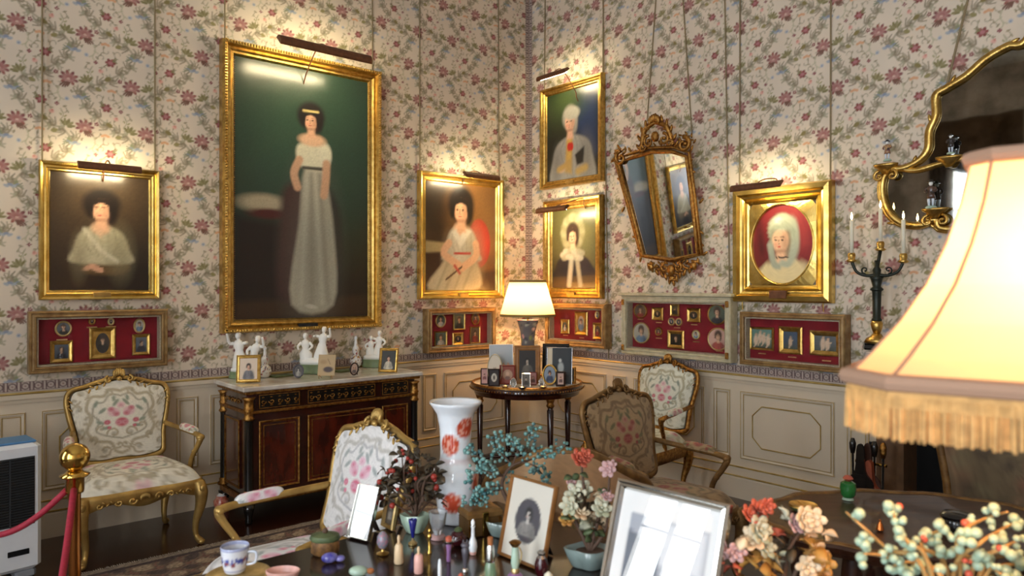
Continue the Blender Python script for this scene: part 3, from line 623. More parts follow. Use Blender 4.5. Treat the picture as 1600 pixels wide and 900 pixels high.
def case(label, side, corners, fw, minis, fmat='case_wood', d=.09, posts=False, notes=()):
    p, w, h, rz = quad(side, *corners, d=d); t = thing('display_case', label, 'display case', p, rz, 'miniature display cases')
    B().frame(w, h, [(0, 0), (0, d*.9), (.006, d), (fw*.3, d), (fw*.4, d*.93), (fw*.65, d*.95), (fw*.75, d), (fw*.9, d*.98), (fw, d*.85), (fw, .012)]).build('frame', fmat, t)
    B().frame(w-2*fw+.004, h-2*fw+.004, [(0, d*.8), (.012, d*.8), (.012, .014)], cz=h/2).build('lining', 'case_lining', t)
    B().box(-w/2+.01, w/2-.01, -.012, 0, .01, h-.01).build('velvet_back', 'velvet', t)
    if posts:
        B().box(-w/2-.02, w/2+.02, -d-.02, 0, h, h+.025, bev=.004).build('cornice', fmat, t)
        for sx in (-1, 1):
            for z in (.05, h-.06): B().box(sx*(w/2-fw/2)-.014, sx*(w/2-fw/2)+.014, -d-.012, -d+.002, z-.02, z+.03, bev=.004).build('corner_mount', 'gilt_old', t)
    B().box(-w/2+fw*.8, w/2-fw*.8, -d*.9-.003, -d*.9, fw*.8, h-fw*.8).build('glass', 'pane', t)
    iw, ih = w-2*fw, h-2*fw; M = Matrix.Translation(p) @ RZ(rz)
    for k, (kind, u, v, mw, mh, pal, lab, *art) in enumerate(minis):
        W_, H_ = mw*iw, mh*ih; x, z = -iw/2+u*iw, fw+(1-v)*ih-H_/2
        q = M @ Vector((x, -.0125, z)); m = thing('miniature_portrait', lab, 'miniature', q, rz, 'miniatures in the display cases')
        bg, dr = MINI_PAL[pal]; fn = art[0] if art else mini_art(bg, dr)
        if kind == 'o':
            B().frame(W_, H_, [(0, 0), (.0, .008), (.004, .012), (.01, .011), (.013, .006)], oval=28).build('rim', 'gilt_old' if pal in 'drg' else 'gilt_pale', m, True); picture('painted_oval', W_-.02, H_-.02, fn, m, 'photo', -.007, .01, .008, True)
        else:
            f_ = .2*min(W_, H_) if kind != 't' else .1*min(W_, H_)
            B().frame(W_, H_, [(0, 0), (0, .01), (f_*.3, .016), (f_*.7, .012), (f_, .007)]).build('frame', 'gilt', m)
            if kind == 'i':
                B().box(-W_/2+f_*.8, W_/2-f_*.8, -.008, 0, f_*.8, H_-f_*.8).build('gilt_mount', 'gilt', m); picture('painted_oval', W_-2.4*f_, (H_-2.4*f_), fn, m, 'photo', -.01, 1.2*f_, .008, True)
            else: picture('painted_plate', W_-2*f_, H_-2*f_, fn, m, 'photo', -.008, f_, .008)
        if pal == 'k': pass
    for u, v in notes: B().box(-iw/2+u*iw-.03, -iw/2+u*iw+.03, -.016, -.012, fw+(1-v)*ih-.004, fw+(1-v)*ih+.004).build('caption_strip', 'gilt_pale', t)
    return t
C1 = 'in the leftmost display case'
case('shallow display case of miniatures behind the gilt armchair at far left', 'L', [(44, 487), (262, 483), (262, 573), (46, 583)], .042, [
    ('o', .21, .24, .135, .34, 'b', 'round miniature, upper left '+C1), ('o', .435, .1, .06, .17, 'd', 'small oval miniature, upper one left of centre '+C1), ('o', .59, .12, .06, .17, 'b', 'small oval miniature, upper one right of centre '+C1),
    ('o', .83, .23, .105, .34, 'l', 'oval miniature in silver-gilt rim, upper right '+C1), ('f', .195, .72, .175, .46, 'b', 'square framed miniature, lower left '+C1), ('i', .52, .58, .215, .68, 'd', 'large oval portrait in square gilt mount, centre '+C1), ('f', .845, .65, .155, .47, 'b', 'square framed miniature, lower right '+C1)],
    notes=((.2, .47), (.435, .23), (.59, .23), (.83, .43)))
C2 = 'in the case left of the corner lamp'
case('display case of miniatures on the left wall beside the corner lamp', 'L', [(667, 483), (775, 480), (774, 545), (669, 552)], .045, [
    ('o', .2, .22, .17, .42, 'w', 'oval miniature, upper left '+C2), ('t', .5, .26, .2, .52, 'g', 'tall grey rectangular miniature, upper middle '+C2), ('o', .78, .2, .15, .4, 'r', 'oval miniature, upper right '+C2),
    ('t', .2, .76, .2, .46, 'w', 'square miniature, lower left '+C2), ('i', .48, .79, .18, .38, 'd', 'small round portrait in gilt mount, lower middle '+C2), ('t', .77, .7, .17, .52, 'r', 'tall framed miniature with red dress, lower right '+C2)])
C3 = 'in the case right of the corner lamp'
case('small display case of miniatures on the right wall beside the corner lamp', 'R', [(851, 473), (946, 475), (947, 545), (853, 538)], .048, [
    ('i', .24, .58, .17, .46, 'w', 'small gilt framed miniature, left one '+C3), ('i', .55, .46, .24, .72, 'l', 'large wood-framed oval miniature, centre one '+C3), ('o', .84, .18, .08, .24, 'l', 'tiny white oval cameo, upper right '+C3), ('i', .85, .66, .17, .5, 'r', 'house-shaped gilt framed miniature, lower right '+C3)], notes=((.24, .86), (.55, .9), (.85, .95)))
C4 = 'in the cream display case'
case('cream display case with many miniatures beneath the carved mirror', 'R', [(970, 463), (1142, 463), (1142, 567), (973, 553)], .05, [
    ('o', .1, .2, .15, .32, 'r', 'round wooden-rimmed miniature, upper left '+C4), ('i', .29, .25, .12, .27, 'd', 'gilt square miniature, left of the top row '+C4), ('f', .47, .16, .09, .25, 'd', 'small framed miniature, top middle '+C4), ('i', .66, .25, .13, .28, 'd', 'gilt square miniature, right of the top row '+C4),
    ('o', .88, .22, .18, .42, 'g', 'large oval portrait of a grey-haired man, upper right '+C4), ('o', .11, .67, .19, .46, 'l', 'large oval portrait of a lady in blue, lower left '+C4), ('o', .3, .62, .08, .19, 'r', 'tiny red oval miniature, lower row '+C4), ('o', .435, .4, .07, .17, 'b', 'left half of the blue twin cameo '+C4),
    ('o', .51, .4, .07, .17, 'b', 'right half of the blue twin cameo '+C4), ('f', .48, .76, .17, .37, 'd', 'dark framed miniature, bottom middle '+C4), ('o', .68, .64, .08, .2, 'l', 'tiny blue oval miniature, lower row '+C4), ('o', .89, .7, .2, .46, 'p', 'large pink oval portrait, lower right '+C4)],
    'case_cream', .1, True, notes=((.1, .38), (.3, .43), (.49, .52), (.66, .44), (.3, .76), (.68, .78), (.9, .93)))
C5 = 'in the wooden case beside the fireplace'
case('wooden display case with three small pictures beneath the oval portrait', 'R', [(1155, 489), (1320, 490), (1322, 582), (1157, 571)], .038, [
    ('t', .15, .5, .27, .54, 'g', 'small painting of dancing figures '+C5, group_art('5e8478', [(.2, .6, 1.2), (.42, .45, 1.2), (.6, .5, 1.1), (.82, .6, 1.2)])), ('f', .465, .5, .25, .62, 'g', 'framed picture of a pale figure in a garden '+C5, group_art('37506a', [(.5, .6, 1.4)])),
    ('f', .82, .52, .31, .54, 'g', 'wide gilt framed picture of a white group '+C5, group_art('4a5560', [(.4, .55, 1.3), (.62, .6, 1.1)]))], notes=((.15, .85), (.48, .88), (.83, .9)))
# ------------------------------------------------------------------ carved ornament helpers
def scroll(b, cx, cz, r, a0, turns, rad, y=-.02, sgn=1, n=22, M=None):
    pts = []
    for k in range(n+1):
        t = k/n; a = a0+sgn*turns*2*PI*t; q = r*(1-.8*t); pts.append((cx+q*math.cos(a), y-.008*math.sin(PI*t), cz+q*math.sin(a)))
    b.tube(pts, list(np.linspace(rad, rad*.55, n+1)), 7, M=M, up=(0, 1, 0)); b.ell(pts[-1], rad*1.2, 7, 5, M=M)
def leafy(b, path, size, step, y=0, M=None, spread=.8):
    """little acanthus leaves alternating along a path in x-z"""
    P = [np.array(p) for p in path]
    for i in range(0, len(P)-1, step):
        d = P[i+1]-P[i]; a = math.atan2(d[-1], d[0]); s = 1 if (i//step) % 2 else -1
        N = T(P[i][0], (P[i][1] if len(P[i]) > 2 else y), P[i][-1]) @ RY(-(a+s*spread)); b.ell((size*.7, -size*.1, 0), (size, size*.35, size*.38), 7, 5, M=(N if M is None else M @ N))
# ------------------------------------------------------------------ woven upholstery
def weave(P, tone, sc=1.0, dense=0):
    """P in metres about the centre of the panel (y down); mirrored left-right"""
    g = {'cream': ('dcd6c6', 'b1a58c', '98907c', 'c98a90', 'd8b4b6', 'c0606c', '8f9684'), 'tan': ('a58a66', '7d6446', '6c5840', '9a5a4c', 'ab806c', '8a3f3a', '6e6848'), 'brown': ('b08c66', '8c6a48', '775a3e', 'b0604c', 'bb8c74', 'a04a3e', '7a7450'), 'pale': ('e2dfdc', 'bdb9b2', 'a9a8aa', 'd9a0b0', 'e2bcc8', 'd47088', 'a0a6a4'), 'cool': ('d6d6c8', 'aba68e', '969884', 'c99aa0', 'd8b8ba', 'bb5f70', '8b9488')}[tone]
    P.a[:] = lin(g[0]); P.X = np.abs(P.X)/sc; P.Y = P.Y/sc
    def curl(x, y, r, s, w, c, a0=0):
        P.line([(x+r*(1-.72*t)*math.cos(a0+s*5.2*t), y+r*(1-.72*t)*math.sin(a0+s*5.2*t)) for t in np.linspace(0, 1, 12)], w, c, soft=.7)
    P.line(cr([(0, -.2), (.06, -.215), (.1, -.17), (.17, -.17), (.2, -.09), (.17, -.02), (.2, .06), (.15, .13), (.07, .15), (.04, .21), (0, .23)], 5), .010, g[1], soft=.8)
    P.line(cr([(0, -.165), (.06, -.18), (.1, -.13), (.15, -.12), (.165, -.05), (.13, .0), (.15, .06), (.1, .1), (0, .13)], 5), .006, g[2], soft=.8, op=.8)
    for x, y, r, s, a in ((.22, -.2, .045, 1, 2), (.245, -.09, .04, -1, 1), (.24, .06, .05, 1, 0), (.23, .18, .05, -1, 2), (.1, .2, .045, 1, 1), (.05, .09, .04, -1, 0), (.13, -.235, .035, -1, 0), (.05, .29, .045, 1, 3), (.17, .28, .05, -1, 1), (.2, -.02, .028, 1, 1), (.17, .12, .03, 1, 2), (.07, -.2, .028, 1, 2), (.12, .05, .022, -1, 0), (.27, .0, .03, -1, 2), (.02, .17, .025, 1, 1), (.26, -.15, .028, -1, 3)):
        curl(x, y, r, s, .0065, g[1], a); P.ell(x, y, r*.4, r*.3, g[2], a, soft=.9, op=.6)
    for x, y, rx, a in ((.11, -.07, .028, .7), (.125, .01, .026, -.5), (.03, -.12, .03, .9), (.04, -.15, .02, 1.4), (.09, .05, .022, .2), (.145, -.12, .025, 1.2)): P.ell(x, y, rx, .011, g[6], a, soft=.6)
    for x, y, r, c in ((.045, -.055, .036, 4), (.03, -.04, .02, 3), (0, .018, .036, 5), (.02, .02, .018, 3), (.085, .012, .019, 5), (.075, .05, .012, 5), (.06, -.075, .02, 3), (0, -.1, .025, 4)):
        P.ell(x, y, r, r*.85, g[c], soft=.5); P.ell(x, y, r*.4, r*.35, g[3 if c != 3 else 5], soft=.8, op=.7)
    if dense:
        for x, y, r, c in ((.2, .16, .03, 4), (.21, .17, .015, 5), (.1, .25, .035, 4), (.1, .255, .016, 5), (.27, .08, .03, 4), (.02, -.25, .03, 4)): P.ell(x, y, r, r, g[c], soft=.5)
    P.grain(.05)
def pad_mesh(name, outline, centre, fn, m, parent, to3d, rings=44):
    """cushion: outline (list of 2-d points) filled by rings towards its centre; to3d(u, v, t) with t = 1 at the edge"""
    O = np.array(outline); n = len(O); C = np.array(centre); ts = np.linspace(.02, 1, rings)
    UV = np.concatenate([C+(O-C)*t for t in ts]); tt = np.repeat(ts, n); V = np.array([to3d(u, v, t) for (u, v), t in zip(UV, tt)])
    F = []; j = np.arange(n); k = (j+1) % n
    for i in range(rings-1): F.append(np.stack([i*n+j, (i+1)*n+j, (i+1)*n+k, i*n+k], 1))
    q = np.arange(n//2-1); F.append(np.stack([q, q+1, n-2-q, n-1-q], 1))
    P = Paint(UV[:, 0]-C[0], UV[:, 1]-C[1], '808080'); fn(P); return painted(name, V, np.concatenate(F), P.a, m, parent, True)
def mirror_pts(half): return half+[(-x, z) for x, z in half[::-1] if abs(x) > 1e-6]
BACK = mirror_pts([(0, .475), (.12, .468), (.225, .49), (.24, .55), (.245, .64), (.272, .78), (.282, .88), (.258, .94), (.19, .958), (.11, .985), (0, 1.005)])
def armchair(label, loc, rz, tone, gilt='gilt_paint', arms=True, W=1.0, back_tilt=.2):
    t = thing('armchair', label, 'chair', loc, rz, 'carved armchairs')
    out = [tuple(p) for p in cr(BACK[:], 7, True)]; N = T(0, .25, .47) @ RX(-back_tilt) @ T(0, 0, -.47); sx = W
    def b3(u, v, tq): p = N @ Vector((u*sx*.93, -.018-.035*(1-tq**2), (v-.73)*.93+.73)); return tuple(p)
    bp = pad_mesh('back_pad', out, (0, .73), lambda P: (setattr(P, 'Y', -P.Y), weave(P, tone, 1.0)), 'cloth', t, b3)
    pad_mesh('back_lining', out, (0, .73), lambda P: (setattr(P, 'Y', -P.Y), weave(P, tone, 1.0)), 'cloth', t, lambda u, v, tq: tuple(N @ Vector((-u*sx*.95, .022+.012*(1-tq**2), (v-.73)*.95+.73))), 30)
    b = B(); pts = [(u*sx, 0, v) for u, v in out]; b.tube(pts, [.021, .018, .017, .016, .017, .018, .021], 8, closed=True, flat=1, M=N, up=(0, 1, 0))
    fr = b.build('back_frame', gilt, t, True)
    b = B()                                             # carved crest: shell, leaves, scrolls
    for k in range(7): a = (k-3)*.32; b.ell((.03*math.sin(a)*1.2, -.03, 1.01+.03*math.cos(a)), (.009, .012, .03), 7, 5, M=N)
    b.ell((0, -.034, .995), (.018, .014, .015), 8, 6, M=N)
    for s in (-1, 1):
        scroll(b, s*.062, .992, .024, PI/2, .9, .009, -.022, -s, M=N); leafy(b, [(s*(.06+.022*k), -.022, .988-.012*k*.8) for k in range(7)], .018, 1, M=N)
        leafy(b, [(s*.27*sx, -.02, .9-.025*k) for k in range(5)], .013, 1, M=N)
    b.build('crest', gilt, fr, True)
    so = [tuple(p) for p in cr(mirror_pts([(0, -.3), (.16, -.31), (.3, -.285), (.325, -.2), (.29, .1), (.255, .235), (.12, .25), (0, .25)]), 6, True)]; so = [(u*sx, v) for u, v in so]
    def s3(u, v, tq): return (u*.985, v*.985, .395+.075*(1-max(0, tq-.72)**2/.0784) + .03*(1-tq**2))
    def sw(P): P.Y = P.Y+.02; weave(P, tone, 1.05, 1)
    pad_mesh('seat', so, (0, -.02), sw, 'cloth', t, s3, 40)
    b = B(); n = len(so); lo = []                       # seat rail with a curved apron
    for dz, k in ((.4, .97), (.4, 1.005), (.375, 1.02), (.35, 1.01), (0, 1.0), (0, .95), (.39, .95)):
        L = []
        for u, v in so:
            z = dz if dz else .318-.02*math.cos(u/ sx*2*PI/.32)*(1 if v < -.2 else .4); L.append((u*k, v*k, z))
        lo.append(L)
    b.loft(lo, (False, False)); ra = b.build('seat_rail', gilt, t, True)
    b = B(); fz = lambda u: .352
    for k in range(9): a = (k-4)*.28; b.ell((.025*math.sin(a), -.327, .345+.022*math.cos(a)), (.006, .009, .02), 6, 4)
    for s in (-1, 1):
        scroll(b, s*.07, .35, .025, 0, .9, .008, -.33, s); scroll(b, s*.14, .35, .02, PI, .9, .007, -.33, -s); leafy(b, [(s*(.17+.02*k), -.325+.004*k, .35) for k in range(5)], .013, 1); scroll(b, s*.24, .345, .018, 0, .8, .007, -.318, s)
    b.build('rail_carving', gilt, ra, True)
    for s in (-1, 1):
        for fr_ in (1, 0):
            x, y = (s*.295*sx, -.28) if fr_ else (s*.245*sx, .225)
            o = 1 if fr_ else -1
            path = cr([(x, y, .385), (x+s*.012, y-o*.02, .32), (x+s*.008, y-o*.018, .24), (x-s*.012, y+o*.006, .13), (x-s*.01, y+o*.004, .05), (x+s*.008, y-o*.025, .018)], 5)
            lg = B().tube(path, [.036, .04, .032, .02, .0155, .022], 9).ell((x+s*.01, y-o*.03, .018), (.022, .024, .018), 9, 6).build('leg', gilt, t, True)
            if fr_:
                c = B(); leafy(c, [(x+s*.02, y-.035, .37-.02*k) for k in range(4)], .016, 1); c.ell((x+s*.012, y-.05, .35), (.018, .012, .025), 8, 6); c.build('knee_carving', gilt, lg, True)
        if arms:
            ba = N @ Vector((s*.255*sx, 0, .68)); path = cr([tuple(ba), (s*.285*sx, .12, .665), (s*.315*sx, -.02, .655), (s*.33*sx, -.12, .65), (s*.335*sx, -.185, .635), (s*.325*sx, -.17, .585), (s*.305*sx, -.12, .5), (s*.3*sx, -.1, .42), (s*.3*sx, -.1, .36)], 5)
            ar = B().tube(path, [.017, .016, .016, .017, .021, .017, .015, .017, .022], 8).build('arm', gilt, t, True)
            c = B(); c.ell((s*.336*sx, -.185, .637), (.028, .022, .022), 10, 7); leafy(c, [(s*.31*sx, -.15+.012*k, .56-.03*k) for k in range(3)], .015, 1); c.build('arm_scroll', gilt, ar, True)
            n_, m_ = 26, 14; uu, vv = np.meshgrid(np.linspace(0, 1, n_), np.linspace(0, PI, m_)); uu, vv = uu.ravel(), vv.ravel()
            e = np.sqrt(np.clip(1-(2*uu-1)**6, 0, 1)); V = np.stack([s*(.335-.03*uu)*sx+.03*e*np.cos(vv), -.12+.22*uu, .655+.01*uu+.036*e*np.sin(vv)], 1)
            P = Paint((uu-.5)*.22, (vv-PI/2)*.04, '808080'); weave(P, tone, .8); painted('arm_pad', V, gridF(n_, m_), P.a, 'cloth', ar, True)
    return t
def face_to(dx, dy): return math.atan2(dy, dx)+PI/2        # rotation that turns local -y towards (dx, dy)
def camdir(X, Y): v = RGT*X+FWD*Y; return v.x, v.y
p = atL(203, 640, .42); armchair('gilt armchair with cream rose tapestry, against the wall at far left', (p.x, -.46, 0), 0, 'cream', 'gilt_paint', W=1.06)
p = camxy(-.88, 2.99); armchair('gilt armchair with pale pink tapestry, in front of the commode', (p.x, p.y, 0), face_to(*camdir(-.70, -.72)), 'pale', 'gilt_paint', W=1.02, back_tilt=.3)
p = camxy(.82, 3.98); armchair('brown armchair with tan tapestry back, standing between the round table and the sofa', (p.x, p.y, 0), face_to(*camdir(.6, -.8)), 'tan', mat('gilt_brown', '8f6c3e', .42, .4, col2='6a4c2a', vscale=20), W=1.0)
p = atR(1040, 640, .42); armchair('gilt armchair with light rose tapestry, against the right wall under the cream case', (-.5, p.y+.17, 0), -PI/2, 'cool', 'gilt_old', W=1.0)
# low bergere seen from behind, between desk and brown armchair
p = camxy(.24, 3.12); t = thing('bergere_chair', 'low tan tapestry bergere seen from behind, beyond the dark desk', 'chair', p, face_to(*camdir(.1, 1)))
out = [tuple(q) for q in cr(mirror_pts([(0, .2), (.28, .2), (.36, .24), (.37, .55), (.34, .76), (.25, .84), (.1, .93), (0, .945)]), 6, True)]
pad_mesh('back_upholstery', out, (0, .55), lambda P: (setattr(P, 'Y', -P.Y), weave(P, 'brown', .8)), 'cloth', t, lambda u, v, q: (-u*.96, .3+.06*(1-q*q)-.25*(u/.37)**2, v))
pad_mesh('back_cushion', out, (0, .55), lambda P: (setattr(P, 'Y', -P.Y), weave(P, 'brown', .8)), 'cloth', t, lambda u, v, q: (u*.96, .25-.06*(1-q*q)-.25*(u/.37)**2, v), 30)
B().tube([(u, .275-.25*(u/.37)**2, v) for u, v in out], .022, 8, closed=True, up=(0, 1, 0)).build('back_frame', 'gilt_brown', t, True)
pad_mesh('seat', [tuple(q) for q in cr([(-.34, .2), (-.36, -.1), (-.3, -.28), (.3, -.28), (.36, -.1), (.34, .2)], 8, True)], (0, 0), lambda P: weave(P, 'tan', 1.1), 'cloth', t, lambda u, v, q: (u, v, .36+.08*(1-max(0, q-.75)**2/.0625)), 24)
for s in (-1, 1):
    for y in (-.22, .14): B().tube(cr([(s*.29, y, .38), (s*.3, y, .2), (s*.29, y, .0)], 4), [.035, .025, .02], 8).build('leg', 'gilt_brown', t, True)
# ------------------------------------------------------------------ commode
cl = 1.42; ccx = -2.404
t = thing('commode', 'dark mahogany commode with gilt mounts and white marble top', 'cabinet', (ccx, -.345, 0)); D = .275; H = .893
def clip(w, d, c): return [(-w+c, -d), (w-c, -d), (w, -d+c), (w, d), (-w, d), (-w, -d+c)]
B().slab(clip(cl/2-.045, D-.03, .01), .13, H).build('body', 'mahogany', t)
top = [(-cl/2, -D-.02), (cl/2, -D-.02), (cl/2, D+.02), (-cl/2, D+.02)]
B().box(-cl/2, cl/2, -D-.02, D+.02, H, H+.032, bev=.006).build('marble_top', 'marble', t)
B().box(-cl/2+.02, cl/2-.02, -D-.005, D, H-.022, H, bev=.004).build('top_moulding', 'gilt_old', t)
B().box(-cl/2+.03, cl/2-.03, -D+.005, D-.02, H-.155, H-.135, bev=.004).build('frieze_moulding', 'gilt_old', t)
B().box(-cl/2+.03, cl/2-.03, -D+.005, D-.02, .13, .175, bev=.006).build('base_moulding', 'gilt_old', t)
for s in (-1, 1):
    for y in (-D+.03, D-.05):
        x = s*(cl/2-.055)
        B().lathe([(.032, .19), (.034, .2), (.029, .22), (.027, .68), (.03, .7)], 16, T(x, y, 0)).build('column', 'ebony', t, True, 40)
        B().lathe([(.031, .695), (.04, .705), (.03, .72), (.028, .75), (.038, .77), (.03, .78), (.032, .83), (.045, .85)], 16, T(x, y, 0)).build('capital', 'gilt_old', t, True)
        B().lathe([(.046, .175), (.046, .19), (.034, .2), (.036, .215), (.03, .225)], 16, T(x, y, 0)).build('column_base', 'gilt_old', t, True)
        B().lathe([(.02, 0), (.026, .015), (.02, .04), (.034, .09), (.042, .13)], 14, T(x, y, 0)).build('foot', 'ebony', t, True)
fy = -D+.03
def inlay(x0, x1, z0, z1, name, base, M=None, wide=.014):
    pn = B().box(x0, x1, fy-.012, fy+.01, z0, z1, M=M).build(name, base, t)
    N = T((x0+x1)/2, fy-.011, z0) if M is None else M @ T((x0+x1)/2, fy-.011, z0)
    B().frame(x1-x0, z1-z0, [(0, 0), (0, .006), (.004, .009), (wide, .005), (wide, 0)], M=N).build('gilt_border', 'gilt_old', pn)
    B().frame(x1-x0-.06, z1-z0-.06, [(0, 0), (0, .004), (.006, .004), (.006, 0)], M=N @ T(0, 0, .03)).build('gilt_fillet', 'gilt_old', pn)
    return pn
xs = [-cl/2+.12, -.3, -.24, .3, .36, cl/2-.12]
for k in range(3): inlay(xs[2*k], xs[2*k+1], .215, .685, 'door', 'mahogany_panel')
for k in range(3):
    a, c = xs[2*k], xs[2*k+1]; dr = B().box(a, c, fy-.012, fy+.01, H-.125, H-.03).build('drawer', 'ebony', t); b = B()
    n = int((c-a)/.05)
    for j in range(n):
        x = a+(j+.5)*(c-a)/n; scroll(b, x, H-.078, .02, (j % 2)*PI, .9, .0045, fy-.014, 1 if j % 2 else -1); b.ell((x, fy-.015, H-.105), (.012, .004, .006), 6, 4); b.ell((x, fy-.015, H-.05), (.01, .004, .006), 6, 4)
    b.build('frieze_scrollwork', 'gilt_old', dr, True); B().frame(c-a, .095, [(0, 0), (0, .005), (.006, .005), (.006, 0)], M=T((a+c)/2, fy-.011, H-.125)).build('gilt_border', 'gilt_old', dr)
MS = T(-cl/2+.045+.03, 0, 0) @ RZ(-PI/2); 
for s in (-1, 1):
    N = T(s*(cl/2-.045), 0, 0) @ RZ(s*PI/2) @ T(0, -fy, 0)
    pn = B().box(-.15, .13, fy-.01, fy+.01, .215, .685, M=N).build('side_panel', 'mahogany_panel', t); B().frame(.28, .47, [(0, 0), (0, .006), (.004, .009), (.014, .005), (.014, 0)], M=N @ T(-.01, fy-.009, .215)).build('gilt_border', 'gilt_old', pn)
    b = B(); 
    for j in range(5): scroll(b, -.11+j*.055, H-.078, .02, (j % 2)*PI, .9, .0045, fy-.006, 1 if j % 2 else -1, M=N)
    b.build('side_scrollwork', 'gilt_old', t, True)
# ------------------------------------------------------------------ round table in the corner
rt = camxy(.13, 6.36); RT = .5; ZT = .75
t = thing('round_table', 'round mahogany table with brass gallery in the room corner', 'table', rt)
B().lathe([(.42, ZT-.09), (.46, ZT-.085), (.47, ZT-.05), (.49, ZT-.045), (RT, ZT-.035), (RT, ZT-.012), (RT-.01, ZT)], 48).build('apron', 'mahogany', t, True, 40)
B().lathe([(RT-.03, ZT-.006), (RT-.03, ZT+.002)], 48).build('marble_inset', 'marble', t)
B().lathe([(RT-.03, ZT), (RT-.03, ZT+.014), (RT-.02, ZT+.018), (RT-.012, ZT+.012), (RT-.01, ZT)], 48, caps=(False, False)).build('brass_rim', 'gilt_old', t, True)
b = B()
for k in range(110): a = 2*PI*k/110; b.ell(((RT-.002)*math.cos(a), (RT-.002)*math.sin(a), ZT-.024), (.007, .007, .009), 6, 4)
b.build('gallery_beading', 'gilt_old', t, True)['kind'] = 'stuff'
for k, (X, Y) in enumerate(((-.41, -.05), (-.17, .33), (.19, -.33), (.37, .12))):
    q = RGT*X+FWD*Y
    lg = B().lathe([(.014, 0), (.02, .02), (.014, .05), (.02, .12), (.03, .56), (.022, .57), (.022, .585)], 12, T(q.x, q.y, 0)).build('leg', 'mahogany', t, True, 50)
    B().lathe([(.022, .58), (.036, .6), (.026, .62), (.034, .64), (.04, .66), (.03, .672)], 14, T(q.x, q.y, 0)).build('brass_collar', 'gilt_old', lg, True)
B().tube([(*(RGT*-.41+FWD*-.05)[:2], .1), (0, 0, .12), (*(RGT*.37+FWD*.12)[:2], .1)], .014, 8).build('stretcher', 'mahogany', t); B().tube([(*(RGT*-.17+FWD*.33)[:2], .1), (0, 0, .12), (*(RGT*.19+FWD*-.33)[:2], .1)], .014, 8).build('stretcher', 'mahogany', t)
# lamp on it
lp = camxy(.145, 6.66, ZT+.003); zs = lambda py: 1.6-(py-HOR)*6.5/FX-ZT
t = thing('table_lamp', 'porcelain table lamp with lit cream shade in the corner', 'lamp', lp)
B().lathe([(.05, 0), (.07, .01), (.07, .03), (.05, .04)], 20).build('base', 'gilt_old', t, True)
P = None; prof = [(.055, .04), (.06, .1), (.062, .33), (.07, .43), (.098, .52), (.104, .535)]
n = 40; zz = np.linspace(0, 1, 40); pz = np.interp(zz, np.linspace(0, 1, 6), [q[1] for q in prof]); pr = np.interp(zz, np.linspace(0, 1, 6), [q[0] for q in prof]); aa = np.linspace(0, 2*PI, n, endpoint=False)
V = np.array([(r*math.cos(a), r*math.sin(a), z) for r, z in zip(pr, pz) for a in aa]); P = Paint(np.tile(aa*.06, 40), np.repeat(pz, n), '5c6470')
for k in range(90): P.ell(random.uniform(0, .38), random.uniform(.04, .54), random.uniform(.008, .022), random.uniform(.006, .018), random.choice(['b8505c', 'd8b8b4', '54704e', '8ea0a8', 'c9a0a8', '3f4a5c', '7c9060']), random.uniform(0, 3), soft=.5)
F = [[i*n+j, i*n+(j+1) % n, (i+1)*n+(j+1) % n, (i+1)*n+j] for i in range(39) for j in range(n)]; mat('enamel', attr=True, rough=.15, coat=.6); painted('vase_body', V, F, P.a, 'enamel', t, True)
B().tube([(0, 0, .53), (0, 0, .85)], .008, 8).build('stem', 'brass', t)
sb, stp = .255, .165
B().lathe([(sb, .575), (sb-.01, .62), (stp+.003, .89)], 44, caps=(False, False)).build('shade', 'shade_cream', t, True)
B().lathe([(sb+.002, .568), (sb+.002, .592)], 44, caps=(False, False)).build('shade_band', 'shade_band', t, True); B().lathe([(stp+.005, .878), (stp+.004, .902)], 44, caps=(False, False)).build('shade_band', 'shade_band', t, True)
B().ell((0, 0, .73), (.03, .03, .045), 12, 8).build('bulb', mat('bulb_corner', 'ffffff', .5, emit='ffc98a', estr=420), t, True)
# ------------------------------------------------------------------ carved gilt mirror on the right wall
sM = atR(1046, 330, .05); t = thing('carved_mirror', 'shield-shaped carved giltwood mirror hanging on slanting cords', 'mirror', (-.02, sM.y, atR(1046, 440, .05).z), -PI/2+.075, lean=.12); zb = 0
HW = lambda px, py: -(atR(px, py, .07).y-sM.y); ZZ = lambda px, py: atR(px, py, .07).z-atR(1046, 440, .05).z
gl = [(982, 255), (1008, 398), (1050, 405), (1090, 395), (1082, 245), (1060, 237), (1030, 238), (1005, 246)]
G = [(HW(*q), ZZ(*q)) for q in gl]
B().prism(G, -.03, -.028).build('mirror_glass', 'mirror_glass', t); B().prism(G, -.024, -.0).build('backing', 'wood_dark', t)
b = B(); E1 = [(x, -.04, z) for x, z in G]
b.tube(E1, .018, 8, closed=True, up=(0, 1, 0)); E2 = [(x*1.09+.0, -.035, (z-.4)*1.05+.4) for x, z in G]; b.tube(E2, .014, 8, closed=True, up=(0, 1, 0)); fr = b.build('frame', 'gilt_old', t, True)
b = B(); out = cr([(x*1.12, -.03, (z-.4)*1.07+.4) for x, z in G], 8, True); leafy(b, out[::1], .03, 2, spread=.9); leafy(b, out[1::1], .02, 3, spread=-.8); b.build('border_carving', 'gilt_old', fr, True)
for sx, (qx, qy) in ((-1, (987, 248)), (1, (1080, 226))):
    b = B(); scroll(b, HW(qx, qy), ZZ(qx, qy), .06, PI/2 if sx < 0 else PI/2, 1.2, .019, -.05, -sx if sx < 0 else -1); leafy(b, [(HW(qx, qy)+.075*math.cos(a), -.03, ZZ(qx, qy)+.075*math.sin(a)) for a in np.linspace(0 if sx > 0 else PI*.3, PI*1.2 if sx < 0 else PI*.8, 9)], .022, 1); b.build('corner_scroll', 'gilt_old', t, True)
b = B(); cx0, cz0 = HW(1040, 215), ZZ(1040, 215)
